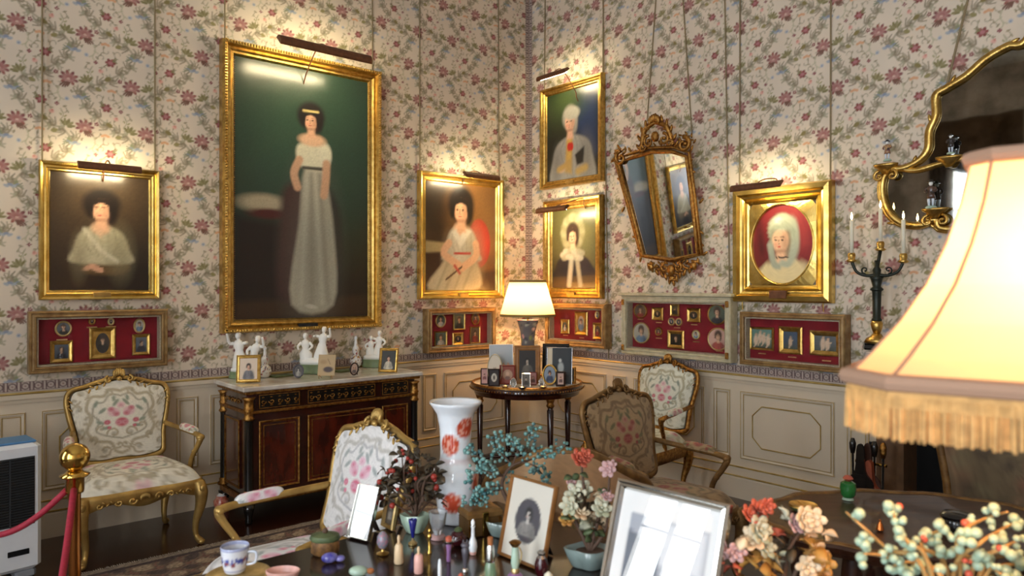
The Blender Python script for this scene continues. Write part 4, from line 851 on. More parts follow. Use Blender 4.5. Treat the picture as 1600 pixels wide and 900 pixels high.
for s in (-1, 1):
    b.tube([(cx0+s*x, -.05, cz0+z) for x, z in cr([(.15, -.09), (.13, .0), (.1, .07), (.04, .1), (0, .115)], 6)], [.014, .02, .022, .018, .015], 8); scroll(b, cx0+s*.07, cz0-.03, .05, PI/2, 1.1, .014, -.05, -s)
    leafy(b, cr([(cx0+s*.17, -.045, cz0-.1), (cx0+s*.14, -.05, cz0+.02), (cx0+s*.07, -.05, cz0+.11), (cx0, -.05, cz0+.14)], 4), .034, 1); scroll(b, cx0+s*.13, cz0-.07, .03, 0, 1, .011, -.06, s)
for k in range(7): a = (k-3)*.35; b.ell((cx0+.05*math.sin(a), -.06, cz0+.1+.05*math.cos(a)), (.014, .02, .035), 8, 6)
b.ell((cx0, -.065, cz0+.0), (.035, .03, .045), 9, 7); b.build('crest', 'gilt_old', t, True)
b = B(); bx, bz = HW(1050, 415), ZZ(1050, 415)
for s in (-1, 1):
    scroll(b, bx+s*.06, bz-.01, .04, PI/2, 1.1, .013, -.05, -s); leafy(b, cr([(bx+s*.23, -.04, bz+.03), (bx+s*.15, -.05, bz-.02), (bx+s*.06, -.05, bz-.06), (bx, -.05, bz-.12)], 4), .034, 1); leafy(b, [(bx+s*(.03+.035*k), -.055, bz+.02) for k in range(6)], .024, 1); b.ell((bx+s*.2, -.05, bz-.0), (.03, .02, .035), 8, 6)
b.ell((bx, -.06, bz-.03), (.035, .025, .05), 9, 7); b.ell((bx, -.05, bz-.1), (.022, .02, .03), 8, 6); b.build('lower_cartouche', 'gilt_old', t, True)
# ------------------------------------------------------------------ overmantel mirror with gilt rocaille frame
SC0 = 4.32; bz0 = atR(1480, 362, .06).z
t = thing('overmantel_mirror', 'large gilt rococo overmantel mirror with brackets, behind the fringed lamp', 'mirror', (-.02, -SC0, bz0), -PI/2)
def om(px, py, d=.06): q = atR(px, py, d); return (-q.y-SC0, q.z-bz0)
half_out = [om(*q) for q in ((1480, 358), (1462, 342), (1440, 352), (1408, 348), (1388, 330), (1379, 305), (1380, 280), (1392, 265), (1413, 262), (1436, 250), (1450, 232), (1452, 205), (1462, 180), (1462, 150), (1478, 138), (1510, 118), (1540, 92), (1575, 72), (1600, 66))]
half_out.append((0, half_out[-1][1]+.16)); half_out.insert(0, (0, half_out[0][1]+.02))
outl = half_out+[(-x, z) for x, z in half_out[::-1] if abs(x) > 1e-6]
sm = [tuple(q) for q in cr(outl, 5, True)]
B().prism([q for q in sm], -.02, -.018).build('mirror_glass', 'mirror_old', t); B().prism([q for q in sm], -.016, 0).build('backing', 'wood_dark', t)
b = B(); b.tube([(x, -.035, z) for x, z in sm], .022, 8, closed=True, up=(0, 1, 0)); b.tube([(x*1.025, -.03, (z-.5)*1.025+.5) for x, z in sm], .014, 8, closed=True, up=(0, 1, 0)); fr = b.build('frame', 'gilt', t, True)
b = B(); leafy(b, [(x*1.03, -.035, (z-.5)*1.03+.5) for x, z in sm], .028, 7, spread=.6); b.build('frame_carving', 'gilt', fr, True)
for s in (-1, 1):
    k1, k2 = om(1398, 262), om(1540, 246); b = B(); b.tube([(-s*x, -.035, z) for x, z in cr([k1, om(1430, 266), om(1470, 255), om(1510, 247), k2], 5)], .017, 8); b.build('dividing_bar', 'gilt', t, True)
    for (qx, qy), nm in (((1462, 327), 'lower_bracket'), ((1385, 258), 'ear_bracket'), ((1484, 246), 'upper_bracket')):
        x, z = om(qx, qy); x = x if s < 0 else -x; b = B(); b.loft([[(x+r*math.cos(a), -.05+r*.55*math.sin(a), z+dz) for a in np.linspace(0, 2*PI, 14, endpoint=False)] for r, dz in ((.02, -.06), (.04, -.03), (.075, -.006), (.078, .006))])
        if nm != 'upper_bracket':
            for e in (-1, 1): scroll(b, x+e*.04, z-.07, .035, PI/2, 1, .011, -.05, -e)
        b.build(nm, 'gilt', t, True)
for i, (qa, qb) in enumerate((((1512, 0), (1480, 132)),)):
    p0, p1 = atR(*qa, .03), atR(*qb, .04); tag(B().tube([tuple(p0+(p0-p1)*.5), tuple(p1)], .007, 6).build('hanging_cord', 'cord'), 'slanting cord that holds the overmantel mirror', 'cord')
def figurine(label, loc, h, cloth, m2, skin='bisque', rz=0, hat=True):
    t = thing('porcelain_figurine', label, 'figurine', loc, rz, 'figurines on the mirror brackets'); k = h/.2
    B().lathe([(.035*k, 0), (.036*k, .012*k), (.028*k, .02*k)], 14).build('base', 'jade', t, True)
    for s in (-1, 1): B().tube([(s*.012*k, 0, .015*k), (s*.014*k, -.004*k, .06*k), (s*.012*k, 0, .1*k)], [.007*k, .009*k, .011*k], 8).build('leg', 'porcelain_blue', t, True)
    B().lathe([(.03*k, .07*k), (.026*k, .095*k), (.02*k, .12*k), (.026*k, .14*k), (.02*k, .155*k), (.008*k, .16*k)], 12, sy=.75).build('coat', cloth, t, True)
    for s in (-1, 1): B().tube(cr([(s*.024*k, 0, .148*k), (s*.036*k, -.008*k, .125*k), (s*.02*k, -.026*k, .112*k)], 4), [.009*k, .008*k, .006*k], 7).build('arm', cloth, t, True)
    B().ell((0, -.002*k, .175*k), (.0135*k, .014*k, .017*k), 10, 8).build('head', skin, t, True)
    if hat: B().lathe([(.026*k, .184*k), (.024*k, .188*k), (.014*k, .19*k), (.012*k, .2*k), (.004*k, .203*k)], 12).build('hat', m2, t, True)
    B().ell((.018*k, -.028*k, .112*k), (.012*k, .009*k, .009*k), 8, 6).build('held_basket', m2, t, True)
mat('figure_brown', '5a4034', .3, coat=.4, var=.4, vscale=60); mat('figure_plum', '6a3a50', .3, coat=.4, col2='b08a58', vscale=60); mat('figure_dark', '2c2524', .3, coat=.4)
for lab, (qx, qy), hp, cl_ in (('small porcelain man in a brown coat on the lower mirror bracket', (1456, 327), 44, 'figure_brown'), ('small dark porcelain figure on the upper mirror bracket', (1487, 242), 30, 'figure_dark'), ('small plum porcelain figure on the ear of the overmantel mirror', (1388, 253), 34, 'figure_plum')):
    q = atR(qx, qy, .07); q.x = -.085; figurine(lab, q+Vector((0, 0, .002)), hp*4.5/FX, cl_, 'figure_dark', rz=-PI/2)
# ------------------------------------------------------------------ fireplace
fs0, fs1, fz = 3.5, 5.2, 1.2
t = thing('fireplace', 'pale stone fireplace with black opening, mostly hidden by the fringed lamp', 'fireplace', (0, -(fs0+fs1)/2, 0), -PI/2); fw_ = fs1-fs0
B().box(-fw_/2-.04, fw_/2+.04, -.34, -.002, fz-.045, fz, bev=.008).build('mantel_shelf', 'marble_grey', t)
B().box(-fw_/2, fw_/2, -.26, -.002, fz-.22, fz-.045).build('frieze', 'marble_grey', t)
for s in (-1, 1): B().box(s*(fw_/2-.08)-.08, s*(fw_/2-.08)+.08, -.26, -.002, 0, fz-.22).build('jamb', mat('jamb_stone', '6e5138', .4, var=.25), t)
B().box(-fw_/2+.16, fw_/2-.16, -.06, -.05, 0, fz-.22).build('firebox', 'soot', t)
B().box(-fw_/2, fw_/2, -.36, -.002, 0, .02).build('hearth', 'marble_grey', t)
p = atR(1370, 541, .17); q = Vector((-.17, p.y, fz+.001)); t = thing('candelabrum', 'dark bronze and gilt candelabrum with three lit candles on the mantel', 'candelabrum', q, -PI/2)
k = 4.55/FX
B().lathe([(.085, 0), (.09, .01), (.085, .03), (.09, .04), (.07, .045)], 6).build('plinth', 'ebony', t); B().lathe([(.075, .045), (.06, .07), (.035, .085), (.025, .1)], 16).build('gilt_foot', 'gilt', t, True)
B().lathe([(.02, .1), (.03, .13), (.036, .16), (.03, .18)], 14).build('gilt_knop', 'gilt', t, True); B().lathe([(.03, .18), (.03, .19), (.023, .2), (.027, .36), (.03, .37)], 14).build('shaft', mat('patina', '2b2f28', .4, .5), t, True)
B().lathe([(.036, .37), (.04, .38), (.024, .395), (.035, .44), (.04, .455), (.02, .47), (.026, .5), (.014, .52), (.014, .56)], 14).build('capital', 'patina', t, True)
for j, (dx, dy, dz) in enumerate(((-.13, -.06, .56), (.02, .03, .63), (.15, .02, .55))):
    ar = B(); 
    if j != 1: ar.tube(cr([(0, 0, .47), (dx*.4, dy*.4, .465), (dx*.8, dy*.8, .49), (dx, dy, dz)], 6), [.012, .01, .009, .01], 8); scroll(ar, dx*.45, .5, .025, -PI/2, 1, .006, dy*.45, 1 if dx > 0 else -1)
    else: ar.tube([(0, 0, .5), (dx*.5, dy, dz)], .011, 8)
    ex, ey = (dx, dy) if j != 1 else (dx*.5, dy); ar = ar.build('arm', 'patina', t, True)
    B().lathe([(.02, dz-.01), (.034, dz), (.02, dz+.01), (.024, dz+.035), (.02, dz+.05)], 12, T(ex, ey, 0)).build('drip_pan', 'gilt', ar, True)
    cn = B().lathe([(.012, dz+.045), (.012, dz+.255), (.004, dz+.262)], 12, T(ex, ey, 0)).build('candle', 'candle', t, True); B().lathe([(.002, dz+.262), (.008, dz+.275), (.006, dz+.29), (.001, dz+.31)], 8, T(ex, ey, 0)).build('flame', 'flame', cn, True)
# fire screen
p = atZ(1530, 880, 0); q = Vector((-.62, -4.02, 0)); q = Vector((-.68, -4.5, 0)); t = thing('fire_screen', 'gilt framed tapestry fire screen in front of the fireplace', 'fire screen', q, -PI/2)
sh = [tuple(e) for e in cr([(-.5, .18), (-.46, .5), (-.5, .9), (-.3, 1.0), (0, 1.05), (.3, 1.0), (.5, .9), (.46, .5), (.5, .18), (0, .14)], 6, True)]
P_ = lambda P: None
def tap(P):
    P.a[:] = lin('6a5b44')
    for k in range(120): P.ell(random.uniform(-.5, .5), random.uniform(-.5, .5), random.uniform(.02, .07), random.uniform(.02, .06), random.choice(['7a4a3c', '55523a', '7d7356', '463b30', '8a6a50']), random.uniform(0, 3), soft=1, op=.7)
    P.grain(.1)
pad_mesh('tapestry', sh, (0, .58), tap, 'cloth', t, lambda u, v, e: (u, -.005, v), 30); B().tube([(u, 0, v) for u, v in sh], .022, 8, closed=True, up=(0, 1, 0)).build('frame', 'gilt_brown', t, True)
for s in (-1, 1): B().tube(cr([(s*.48, 0, .2), (s*.49, 0, .1), (s*.49, -.1, .02)], 4), .02, 8).build('foot', 'gilt_brown', t, True); B().tube(cr([(s*.49, 0, .12), (s*.49, .1, .02)], 4), .02, 8).build('foot', 'gilt_brown', t, True)
# fire tools with bellows
q = Vector((-.3, atR(1363, 740, .3).y, 0)); zt = lambda py: 1.6-(py-HOR)*4.45/FX
t = thing('fire_tool_stand', 'dark fire-tool stand beside the fireplace', 'fire tools', (-.475, -3.56, 0), -PI/2)
B().lathe([(.1, 0), (.1, .015), (.02, .03)], 16).build('base', 'ebony', t, True); B().tube([(0, 0, .02), (0, 0, .68)], .01, 8).build('post', 'ebony', t)
B().tube([(-.09, 0, .55), (.09, 0, .55)], .009, 8).build('crossbar', 'brass', t)
for x in (-.085, .03, .075):
    tl = B().tube([(x, -.03, .06), (x*1.1, -.03, .64)], .007, 6).build('poker', 'ebony', t); B().lathe([(.012, .6), (.018, .63), (.02, .66), (.01, .69)], 10, T(x*1.1, -.03, 0)).build('handle', 'gilt_old' if x > .05 else 'ebony', tl, True)
qb = t.location+Vector((-.08, .0, 0)); t = thing('bellows', 'leather and dark wood hearth bellows hanging on the fire-tool stand', 'bellows', (qb.x, qb.y, .06), -PI/2)
bo = [tuple(e) for e in cr([(0, 0), (.018, .08), (.045, .2), (.075, .32), (.07, .4), (.03, .46), (.018, .6), (-.018, .6), (-.03, .46), (-.07, .4), (-.075, .32), (-.045, .2), (-.018, .08)], 4, True)]
B().prism([(x-.02, z) for x, z in bo], -.02, -.005).build('front_board', 'ebony', t); B().prism([(x*.9+.02, z*.8+.03) for x, z in bo], -.005, .03).build('leather_side', 'bellows_leather', t); B().prism(bo, .03, .042).build('back_board', 'walnut', t)
# ------------------------------------------------------------------ heater at the left edge
hp = atZ(55, 878, .03); q = atL(20, 700, .45); hz = .74
hx = atL(56, 780, .5).x; t = thing('air_purifier', 'white plastic air purifier with dark slatted grille at left edge', 'air purifier', (hx-.27, -.62, 0), .12)
B().box(-.26, .26, -.12, .12, .05, hz, bev=.02).build('body', 'plastic', t); B().box(-.24, .24, -.1, .1, hz, hz+.012, bev=.004).build('top_panel', 'plastic_blue', t)
B().box(-.225, .225, -.124, -.118, .3, hz-.07).build('grille_recess', 'black', t)
for k in range(26): B().box(-.222, .222, -.131, -.123, .305+k*.0143, .3085+k*.0143).build('slat', 'grille', t)
for x in (-.11, 0, .11): B().box(x-.003, x+.003, -.133, -.123, .3, hz-.07).build('grille_rib', 'grille', t)
B().box(.1, .2, -.124, -.119, .14, .17, bev=.002).build('badge', 'dark_glass', t)
for s in (-1, 1): B().box(s*.19-.05, s*.19+.05, -.1, .1, 0, .05, bev=.012).build('foot', mat('plastic_grey', '8a8d92', .5), t)
# ------------------------------------------------------------------ brass stanchion and rope
q = camxy(-1.652, 2.73); t = thing('stanchion', 'brass barrier post with round ball top at left', 'stanchion', q)
B().lathe([(.14, 0), (.14, .015), (.05, .03), (.028, .045)], 28).build('base', 'brass', t, True, 40); B().lathe([(.021, .04), (.021, .84)], 20).build('pole', mat('copper', 'b0743f', .2, 1), t, True, 40)
B().lathe([(.03, .82), (.032, .83), (.032, .875), (.045, .88), (.052, .888), (.03, .898), (.026, .905)], 24).build('collar', 'brass', t, True); B().ell((0, 0, .955), (.052, .052, .052), 24, 16).build('ball', 'brass', t, True)
a = Vector((q.x, q.y, .86)); e = camxy(-2.15, 2.6); pts = [tuple(a.lerp(Vector((e.x, e.y, .82)), u)+Vector((0, 0, -.16*math.sin(PI*u)))) for u in np.linspace(.05, 1, 22)]
tag(B().tube(pts, .0115, 8).build('barrier_rope', 'rope', None, True), 'red rope sagging left from the brass post across the air purifier', 'rope', 'barrier ropes')
e = camxy(-1.4, 2.2); pts = [tuple(a.lerp(Vector((e.x, e.y, .55)), u)+Vector((0, 0, -.04*math.sin(PI*u)))) for u in np.linspace(.05, 1.6, 22)]
tag(B().tube(pts, .0115, 8).build('barrier_rope', 'rope', None, True), 'red rope dropping steeply right from the brass post', 'rope', 'barrier ropes')
# ------------------------------------------------------------------ the dark desk in the foreground
DX0, DX1, DY0, DY1, DZ = -4.5, -3.05, -5.42, -3.21, .75
t = thing('library_table', 'large dark wooden table in the foreground crowded with ornaments', 'table', ((DX0+DX1)/2, (DY0+DY1)/2, 0)); wx, wy_ = (DX1-DX0)/2, (DY1-DY0)/2
B().box(-wx, wx, -wy_, wy_, DZ-.035, DZ, bev=.008).build('table_top', 'desk_top', t)
B().box(-wx+.08, wx-.08, -wy_+.08, wy_-.08, DZ-.14, DZ-.035).build('apron', 'mahogany', t)
for sx in (-1, 1):
    for sy in (-1, 1): B().lathe([(.03, 0), (.035, .03), (.025, .06), (.032, .3), (.045, .56), (.04, .6), (.05, .62)], 14, T(sx*(wx-.13), sy*(wy_-.13), 0)).build('leg', 'mahogany', t, True)
FACE = face_to(-FWD.x, -FWD.y); EPS = .0015
def on(px, py, z=DZ): q = atZ(px, py, z); return Vector((q.x, q.y, z+EPS))
def u(px, py, n, z=DZ): return n*(CAM.z-z)/(py-HOR)                       # n pixels at that foot point, in metres
def inst(me, name, parent, M):
    o = bpy.data.objects.new(name, me); COL.objects.link(o); o.parent = parent; o.matrix_local = M; return o
def mesh_only(b, name, m, smooth=True):
    me = bpy.data.meshes.new(name); me.from_pydata(b.v, [], b.f); me.materials.append(MATS[m]); me.polygons.foreach_set('use_smooth', [smooth]*len(me.polygons)); me.update(); return me
def painted_lathe(name, prof, fn, m, parent, n=56, rows=70):
    z = np.linspace(0, 1, rows); L = np.concatenate([[0], np.cumsum(np.hypot(*np.diff(np.array(prof), axis=0).T))]); L /= L[-1]
    pr, pz = np.interp(z, L, [q[0] for q in prof]), np.interp(z, L, [q[1] for q in prof]); aa = np.linspace(-PI, PI, n, endpoint=False)
    V = np.array([(r*math.sin(a), -r*math.cos(a), h) for r, h in zip(pr, pz) for a in aa]); P = Paint(np.tile(aa, rows), np.repeat(pz, n), 'eef1f4'); P.R = np.repeat(pr, n); fn(P)
    F = [[i*n+j, i*n+(j+1) % n, (i+1)*n+(j+1) % n, (i+1)*n+j] for i in range(rows-1) for j in range(n)]; return painted(name, V, F, P.a, m, parent, True)
# tall flared vase with red medallions
q = on(712, 815); t = thing('porcelain_vase', 'tall white flared porcelain vase with iron-red medallions on the dark table', 'vase', q, FACE)
def vp(P):
    P.a[:] = lin('e6eaee')
    for a, z, r in ((-.35, .285, .037), (.75, .345, .037), (-.1, .085, .037), (1.25, .15, .035), (2.6, .28, .037), (-2.4, .3, .037), (-1.9, .1, .037), (2.9, .1, .037)):
        d = np.hypot(((P.X-a+PI) % (2*PI)-PI)*P.R, P.Y-z); m = np.clip((r-d)/.004+.5, 0, 1); nz = (np.sin(P.X*41+3*np.sin(P.Y*190))*np.sin(P.Y*230+2*np.sin(P.X*23)) > .25); P.mix(m, 'bf4a30'); P.mix(m*nz, 'e6b09c', .8)
    P.mix(1-np.abs(P.Y-.225)/.006, 'c2604c')
painted_lathe('body', [(.052, 0), (.06, .003), (.066, .05), (.08, .13), (.084, .165), (.078, .195), (.06, .215), (.056, .228), (.055, .27), (.058, .34), (.068, .39), (.088, .42), (.096, .43), (.094, .434), (.085, .428), (.062, .39), (.052, .33), (.05, .23)], vp, 'enamel', t)
# blossoms, leaves
def blossom(m, centre, r=.02, n=6):
    b = B()
    for k in range(n): a = 2*PI*k/n; b.ell((0, 0, 0), (r*.62, r*.42, r*.12), 8, 5, M=RZ(a) @ T(r*.6, 0, r*.12) @ RY(-.45))
    for k in range(n-1): a = 2*PI*(k+.5)/(n-1); b.ell((0, 0, 0), (r*.4, r*.3, r*.1), 7, 4, M=RZ(a) @ T(r*.35, 0, r*.3) @ RY(-.8))
    b.ell((0, 0, r*.3), r*.16, 6, 4); return mesh_only(b, 'blossom', m)
def leafmesh(m, L=.03, w=.011):
    lo = []
    for k in range(7): s = k/6; ww = w*math.sin(PI*min(1, s*.96+.04))**.8; lo.append([(L*s, -ww, .18*L*math.sin(PI*s)), (L*s, 0, .18*L*math.sin(PI*s)-.12*w), (L*s, ww, .18*L*math.sin(PI*s)), (L*s, 0, .18*L*math.sin(PI*s)-.2*w)])
    return mesh_only(B().loft(lo), 'leaf', m)
BL = {k: blossom('petal_'+k, None) for k in ('coral', 'cream', 'pink', 'gold', 'white')}
LF = {'bronze': leafmesh('leaf_bronze', .034, .012), 'green': leafmesh('leaf_green'), 'gold': leafmesh('petal_gold', .04, .018), 'cream': leafmesh('petal_cream', .036, .016), 'white': leafmesh('petal_white', .036, .018), 'coral': leafmesh('petal_coral', .03, .015), 'pink': leafmesh('petal_pink', .03, .015)}
def rot_rand(): return Matrix.Rotation(random.uniform(0, 6.28), 4, 'Z') @ Matrix.Rotation(random.uniform(-1.1, 1.1), 4, 'X') @ Matrix.Rotation(random.uniform(-1.1, 1.1), 4, 'Y')
def toward_cam(): return RZ(FACE) @ RX(PI/2-.5+random.uniform(-.5, .5)) @ RY(random.uniform(-.5, .5))
def quatre_bowl(b, w, h, lobes=4, k=.12, taper=.72):
    n = 32; lo = []
    for z, s in ((0, taper*.9), (.004, taper), (h*.5, .86), (h, 1.0), (h*1.02, .96), (h*.8, .88), (h*.78, .1)): lo.append([((w*s)*(1+k*math.cos(lobes*a))*math.cos(a), w*.72*s*(1+k*math.cos(lobes*a))*math.sin(a), z) for a in np.linspace(0, 2*PI, n, endpoint=False)])
    return b.loft(lo)
def branch(b, a, c, r0, r1, bend=.03):
    a, c = Vector(a), Vector(c); m = (a+c)/2+Vector((random.uniform(-bend, bend), random.uniform(-bend, bend), random.uniform(0, bend))); b.tube(cr([tuple(a), tuple(m), tuple(c)], 5), [r0, (r0+r1)/2, r1], 6)
# bronze-leaved tree with red berries in a jade bowl
q = on(648, 832); t = thing('stone_leaf_tree', 'bronze-leaved ornamental tree with red berries in a pale jade bowl', 'ornamental tree', q, FACE); k = u(648, 832, 1)
quatre_bowl(B(), .05, .062, 6, .06, .6).build('bowl', 'jade', t, True); b = B(); tips = []
I = (RZ(FACE)).inverted()
for px, py in ((600, 760), (608, 735), (620, 745), (628, 712), (640, 700), (650, 722), (662, 715), (672, 742), (685, 757), (690, 775), (605, 780), (636, 745), (655, 752), (668, 775), (622, 770), (645, 775), (637, 728), (612, 752), (680, 735)):
    w_ = I.to_3x3() @ (atY(px, py, (q-CAM).dot(FWD)+random.uniform(-.06, .06))-q); tips.append(w_); branch(b, (0, 0, .05) if random.random() < .35 else (w_.x*.35, w_.y*.35, .05+(w_.z-.05)*.45), w_, .005, .002)
b.tube([(0, 0, .03), (.004, 0, .1), (0, 0, .17)], [.007, .006, .004], 7).build('stems', 'twig', t, True)
for w_ in tips:
    for j in range(7): inst(LF['bronze'], 'leaf', t, T(*(w_+Vector([random.uniform(-.022, .022) for _ in range(3)]))) @ rot_rand() @ SC(1.05, 1.05, 1.05))
rb = mesh_only(B().ell((0, 0, 0), .0075, 10, 8), 'berry', 'berry_red')
for j in range(24): w_ = random.choice(tips); inst(rb, 'berry', t, T(*(w_+Vector((random.uniform(-.025, .025), random.uniform(-.04, .01), random.uniform(-.02, .02))))) @ SC(*([random.uniform(.8, 1.5)]*3)))
# turquoise bead tree
q = on(776, 838); q = on(786, 838); t = thing('turquoise_tree', 'ornamental tree of turquoise beads on twisting brown branches', 'ornamental tree', q, FACE); quatre_bowl(B(), .055, .05, 4, .1, .7).build('pot', 'jade_blue', t, True); b = B(); dq = (q-CAM).dot(FWD); bead = B(); beads2 = B()
def loc(px, py, j=.0): return I.to_3x3() @ (atY(px, py, dq+random.uniform(-j, j))-q)
trunk = [loc(*e) for e in ((788, 822), (795, 790), (785, 765), (787, 745), (800, 728), (815, 722))]; b.tube(cr([tuple(e) for e in trunk], 5), [.008, .008, .006, .005, .004], 7)
for src, pts in ((4, ((790, 715), (775, 700), (772, 680))), (3, ((765, 738), (750, 735), (735, 742))), (2, ((770, 760), (755, 768), (745, 775))), (5, ((822, 705), (828, 680), (832, 665))), (5, ((840, 715), (862, 705), (885, 698))), (4, ((810, 700), (800, 690), (795, 685))), (3, ((770, 730), (752, 716), (735, 705))), (5, ((835, 728), (848, 742), (855, 752))), (2, ((765, 770), (750, 785), (733, 780))), (1, ((800, 760), (812, 752), (795, 745)))):
    P3 = [trunk[src]]+[loc(*e, .05) for e in pts]; C3 = cr([tuple(e) for e in P3], 6); b.tube(C3, [.0035, .0015], 5)
    for c3 in C3[5:]:
        for j in range(3): (bead if random.random() < .75 else beads2).ell([c3[i]+random.gauss(0, .013) for i in range(3)], random.uniform(.0045, .008), 7, 5)
b.build('branches', 'twig', t, True); bead.build('turquoise_beads', 'turquoise', t, True)['kind'] = 'stuff'; beads2.build('pale_beads', mat('turquoise_dark', '2f5a60', .3, col2='8cb0a8', vscale=30), t, True)['kind'] = 'stuff'
# flowering stone trees
def flower_tree(label, foot, pot, stems, flowers, leaves, potmat, depth=None, sc=1.0, sm='twig'):
    q = foot; t = thing('stone_flower_tree', label, 'ornamental tree', q, FACE, 'flowering stone trees'); d0 = (q-CAM).dot(FWD); L = lambda px, py, j=.03: I.to_3x3() @ (atY(px, py, d0+random.uniform(-j, j))-q)
    quatre_bowl(B(), pot[0], pot[1], 4, .12, .7).build('pot', potmat, t, True); B().lathe([(pot[0]*.7, pot[1]*.7), (pot[0]*.6, pot[1]*.85)], 16, sy=.7).build('soil', 'twig', t, True)
    b = B(); base = Vector((0, 0, pot[1]*.75))
    for path in stems: b.tube(cr([tuple(base)]+[tuple(L(*e, .01)) for e in path], 6), [.007*sc, .005*sc, .003*sc], 7)
    b.build('stems', sm, t, True)
    for px, py, c, s in flowers: inst(BL[c], 'blossom', t, T(*L(px, py)) @ I @ toward_cam() @ SC(s, s, s))
    for px, py, c, s, n in leaves:
        for j in range(n): inst(LF[c], 'leaf', t, T(*(L(px, py)+Vector([random.uniform(-.012, .012)*s for _ in range(3)]))) @ rot_rand() @ SC(s, s, s))
    return t
f1 = on(922, 886)
flower_tree('flowering stone tree with coral and cream blossoms in a lobed grey pot', f1, (.072, .058), [[(915, 800), (912, 760), (908, 722)], [(935, 810), (950, 770), (952, 738)], [(900, 815), (893, 785), (905, 765)], [(945, 830), (950, 800)]],
    [(905, 718, 'coral', 1.5), (915, 712, 'coral', 1.1), (950, 733, 'pink', 1.2), (955, 728, 'pink', .9), (900, 772, 'white', 1.6), (912, 765, 'white', 1.4), (890, 790, 'white', 1.4), (905, 800, 'cream', 1.5), (940, 795, 'white', 1.5), (925, 812, 'cream', 1.2), (893, 755, 'pink', 1.0), (950, 812, 'cream', 1.3), (948, 775, 'pink', 1.0), (885, 812, 'gold', 1.1)],
    [(895, 812, 'green', 1.2, 6), (915, 790, 'bronze', 1.2, 6), (935, 815, 'bronze', 1.2, 6), (900, 745, 'green', 1, 3), (945, 770, 'green', 1, 4), (910, 822, 'white', 1.2, 4), (940, 780, 'cream', 1, 3), (925, 832, 'green', 1.2, 5), (955, 800, 'bronze', 1.2, 5)], 'jade_blue')
q = camxy(.66, 1.78, DZ+EPS)
flower_tree('flowering stone tree with golden leaves and cream blossoms, right of the silver frame', q, (.075, .05), [[(1205, 870), (1180, 830), (1185, 800)], [(1230, 870), (1250, 830), (1262, 812)], [(1190, 885), (1165, 860)], [(1250, 880), (1280, 870)]],
    [(1185, 797, 'coral', 1.3), (1170, 805, 'coral', 1.2), (1198, 790, 'coral', 1.0), (1185, 828, 'white', 1.7), (1178, 842, 'cream', 1.5), (1196, 855, 'white', 1.3), (1255, 808, 'cream', 1.4), (1270, 812, 'cream', 1.5), (1242, 818, 'pink', 1.2), (1262, 828, 'cream', 1.2), (1150, 862, 'pink', 1.2), (1275, 866, 'cream', 1.5), (1285, 880, 'gold', 1.5), (1262, 885, 'cream', 1.4)],
    [(1165, 870, 'gold', 1.2, 8), (1185, 875, 'gold', 1.1, 6), (1270, 860, 'gold', 1.2, 6), (1290, 830, 'cream', 1.1, 3), (1230, 815, 'white', 1.0, 3), (1215, 835, 'coral', .9, 4), (1150, 885, 'coral', 1.0, 5), (1220, 875, 'white', 1.1, 5), (1235, 860, 'bronze', 1.2, 6), (1200, 890, 'gold', 1.1, 6), (1140, 870, 'pink', 1, 4), (1165, 845, 'cream', 1, 4)], 'jade_blue')
# pale berry tree at the right
q = camxy(.90, 1.46, DZ+EPS); t = thing('berry_tree', 'ornamental tree of pale green berries on golden twigs, under the fringed lamp', 'ornamental tree', q, FACE); quatre_bowl(B(), .085, .06, 4, .1, .7).build('pot', 'jade_blue', t, True); d0 = (q-CAM).dot(FWD)
LB = lambda px, py, j=.05: I.to_3x3() @ (atY(px, py, d0+random.uniform(-j, j))-q); bm_ = mesh_only(B().ell((0, 0, 0), .0085, 12, 8), 'berry', 'berry'); bc = mesh_only(B().ell((0, 0, 0), .006, 10, 7), 'berry', 'berry_coral')
for path in (((1440, 885), (1390, 860), (1350, 825), (1322, 800)), ((1450, 880), (1420, 850), (1400, 815), (1393, 795)), ((1480, 890), (1440, 855), (1455, 835), (1480, 826)), ((1500, 890), (1495, 850), (1510, 825), (1545, 808), (1575, 800)), ((1520, 890), (1560, 860), (1590, 845), (1620, 830)), ((1470, 900), (1420, 890), (1385, 870), (1350, 865)), ((1530, 900), (1560, 885), (1600, 880), (1640, 870)), ((1490, 895), (1530, 850), (1560, 830), (1590, 815)), ((1450, 900), (1430, 880), (1405, 880), (1390, 890)), ((1540, 900), (1570, 900), (1610, 905)), ((1470, 890), (1500, 870), (1530, 872))):
    C3 = cr([(0, 0, .05)]+[tuple(LB(*e)) for e in path], 5); B().tube(C3, [.006, .004, .0022], 6).build('branch', 'twig_gold', t, True)
    for c3 in C3[6:]:
        for j in range(random.choice((0, 1, 1, 2))): s = random.uniform(.75, 1.35); inst(bm_ if random.random() < .9 else bc, 'berry', t, T(*[c3[i]+random.gauss(0, .012) for i in range(3)]) @ SC(s, s, s))
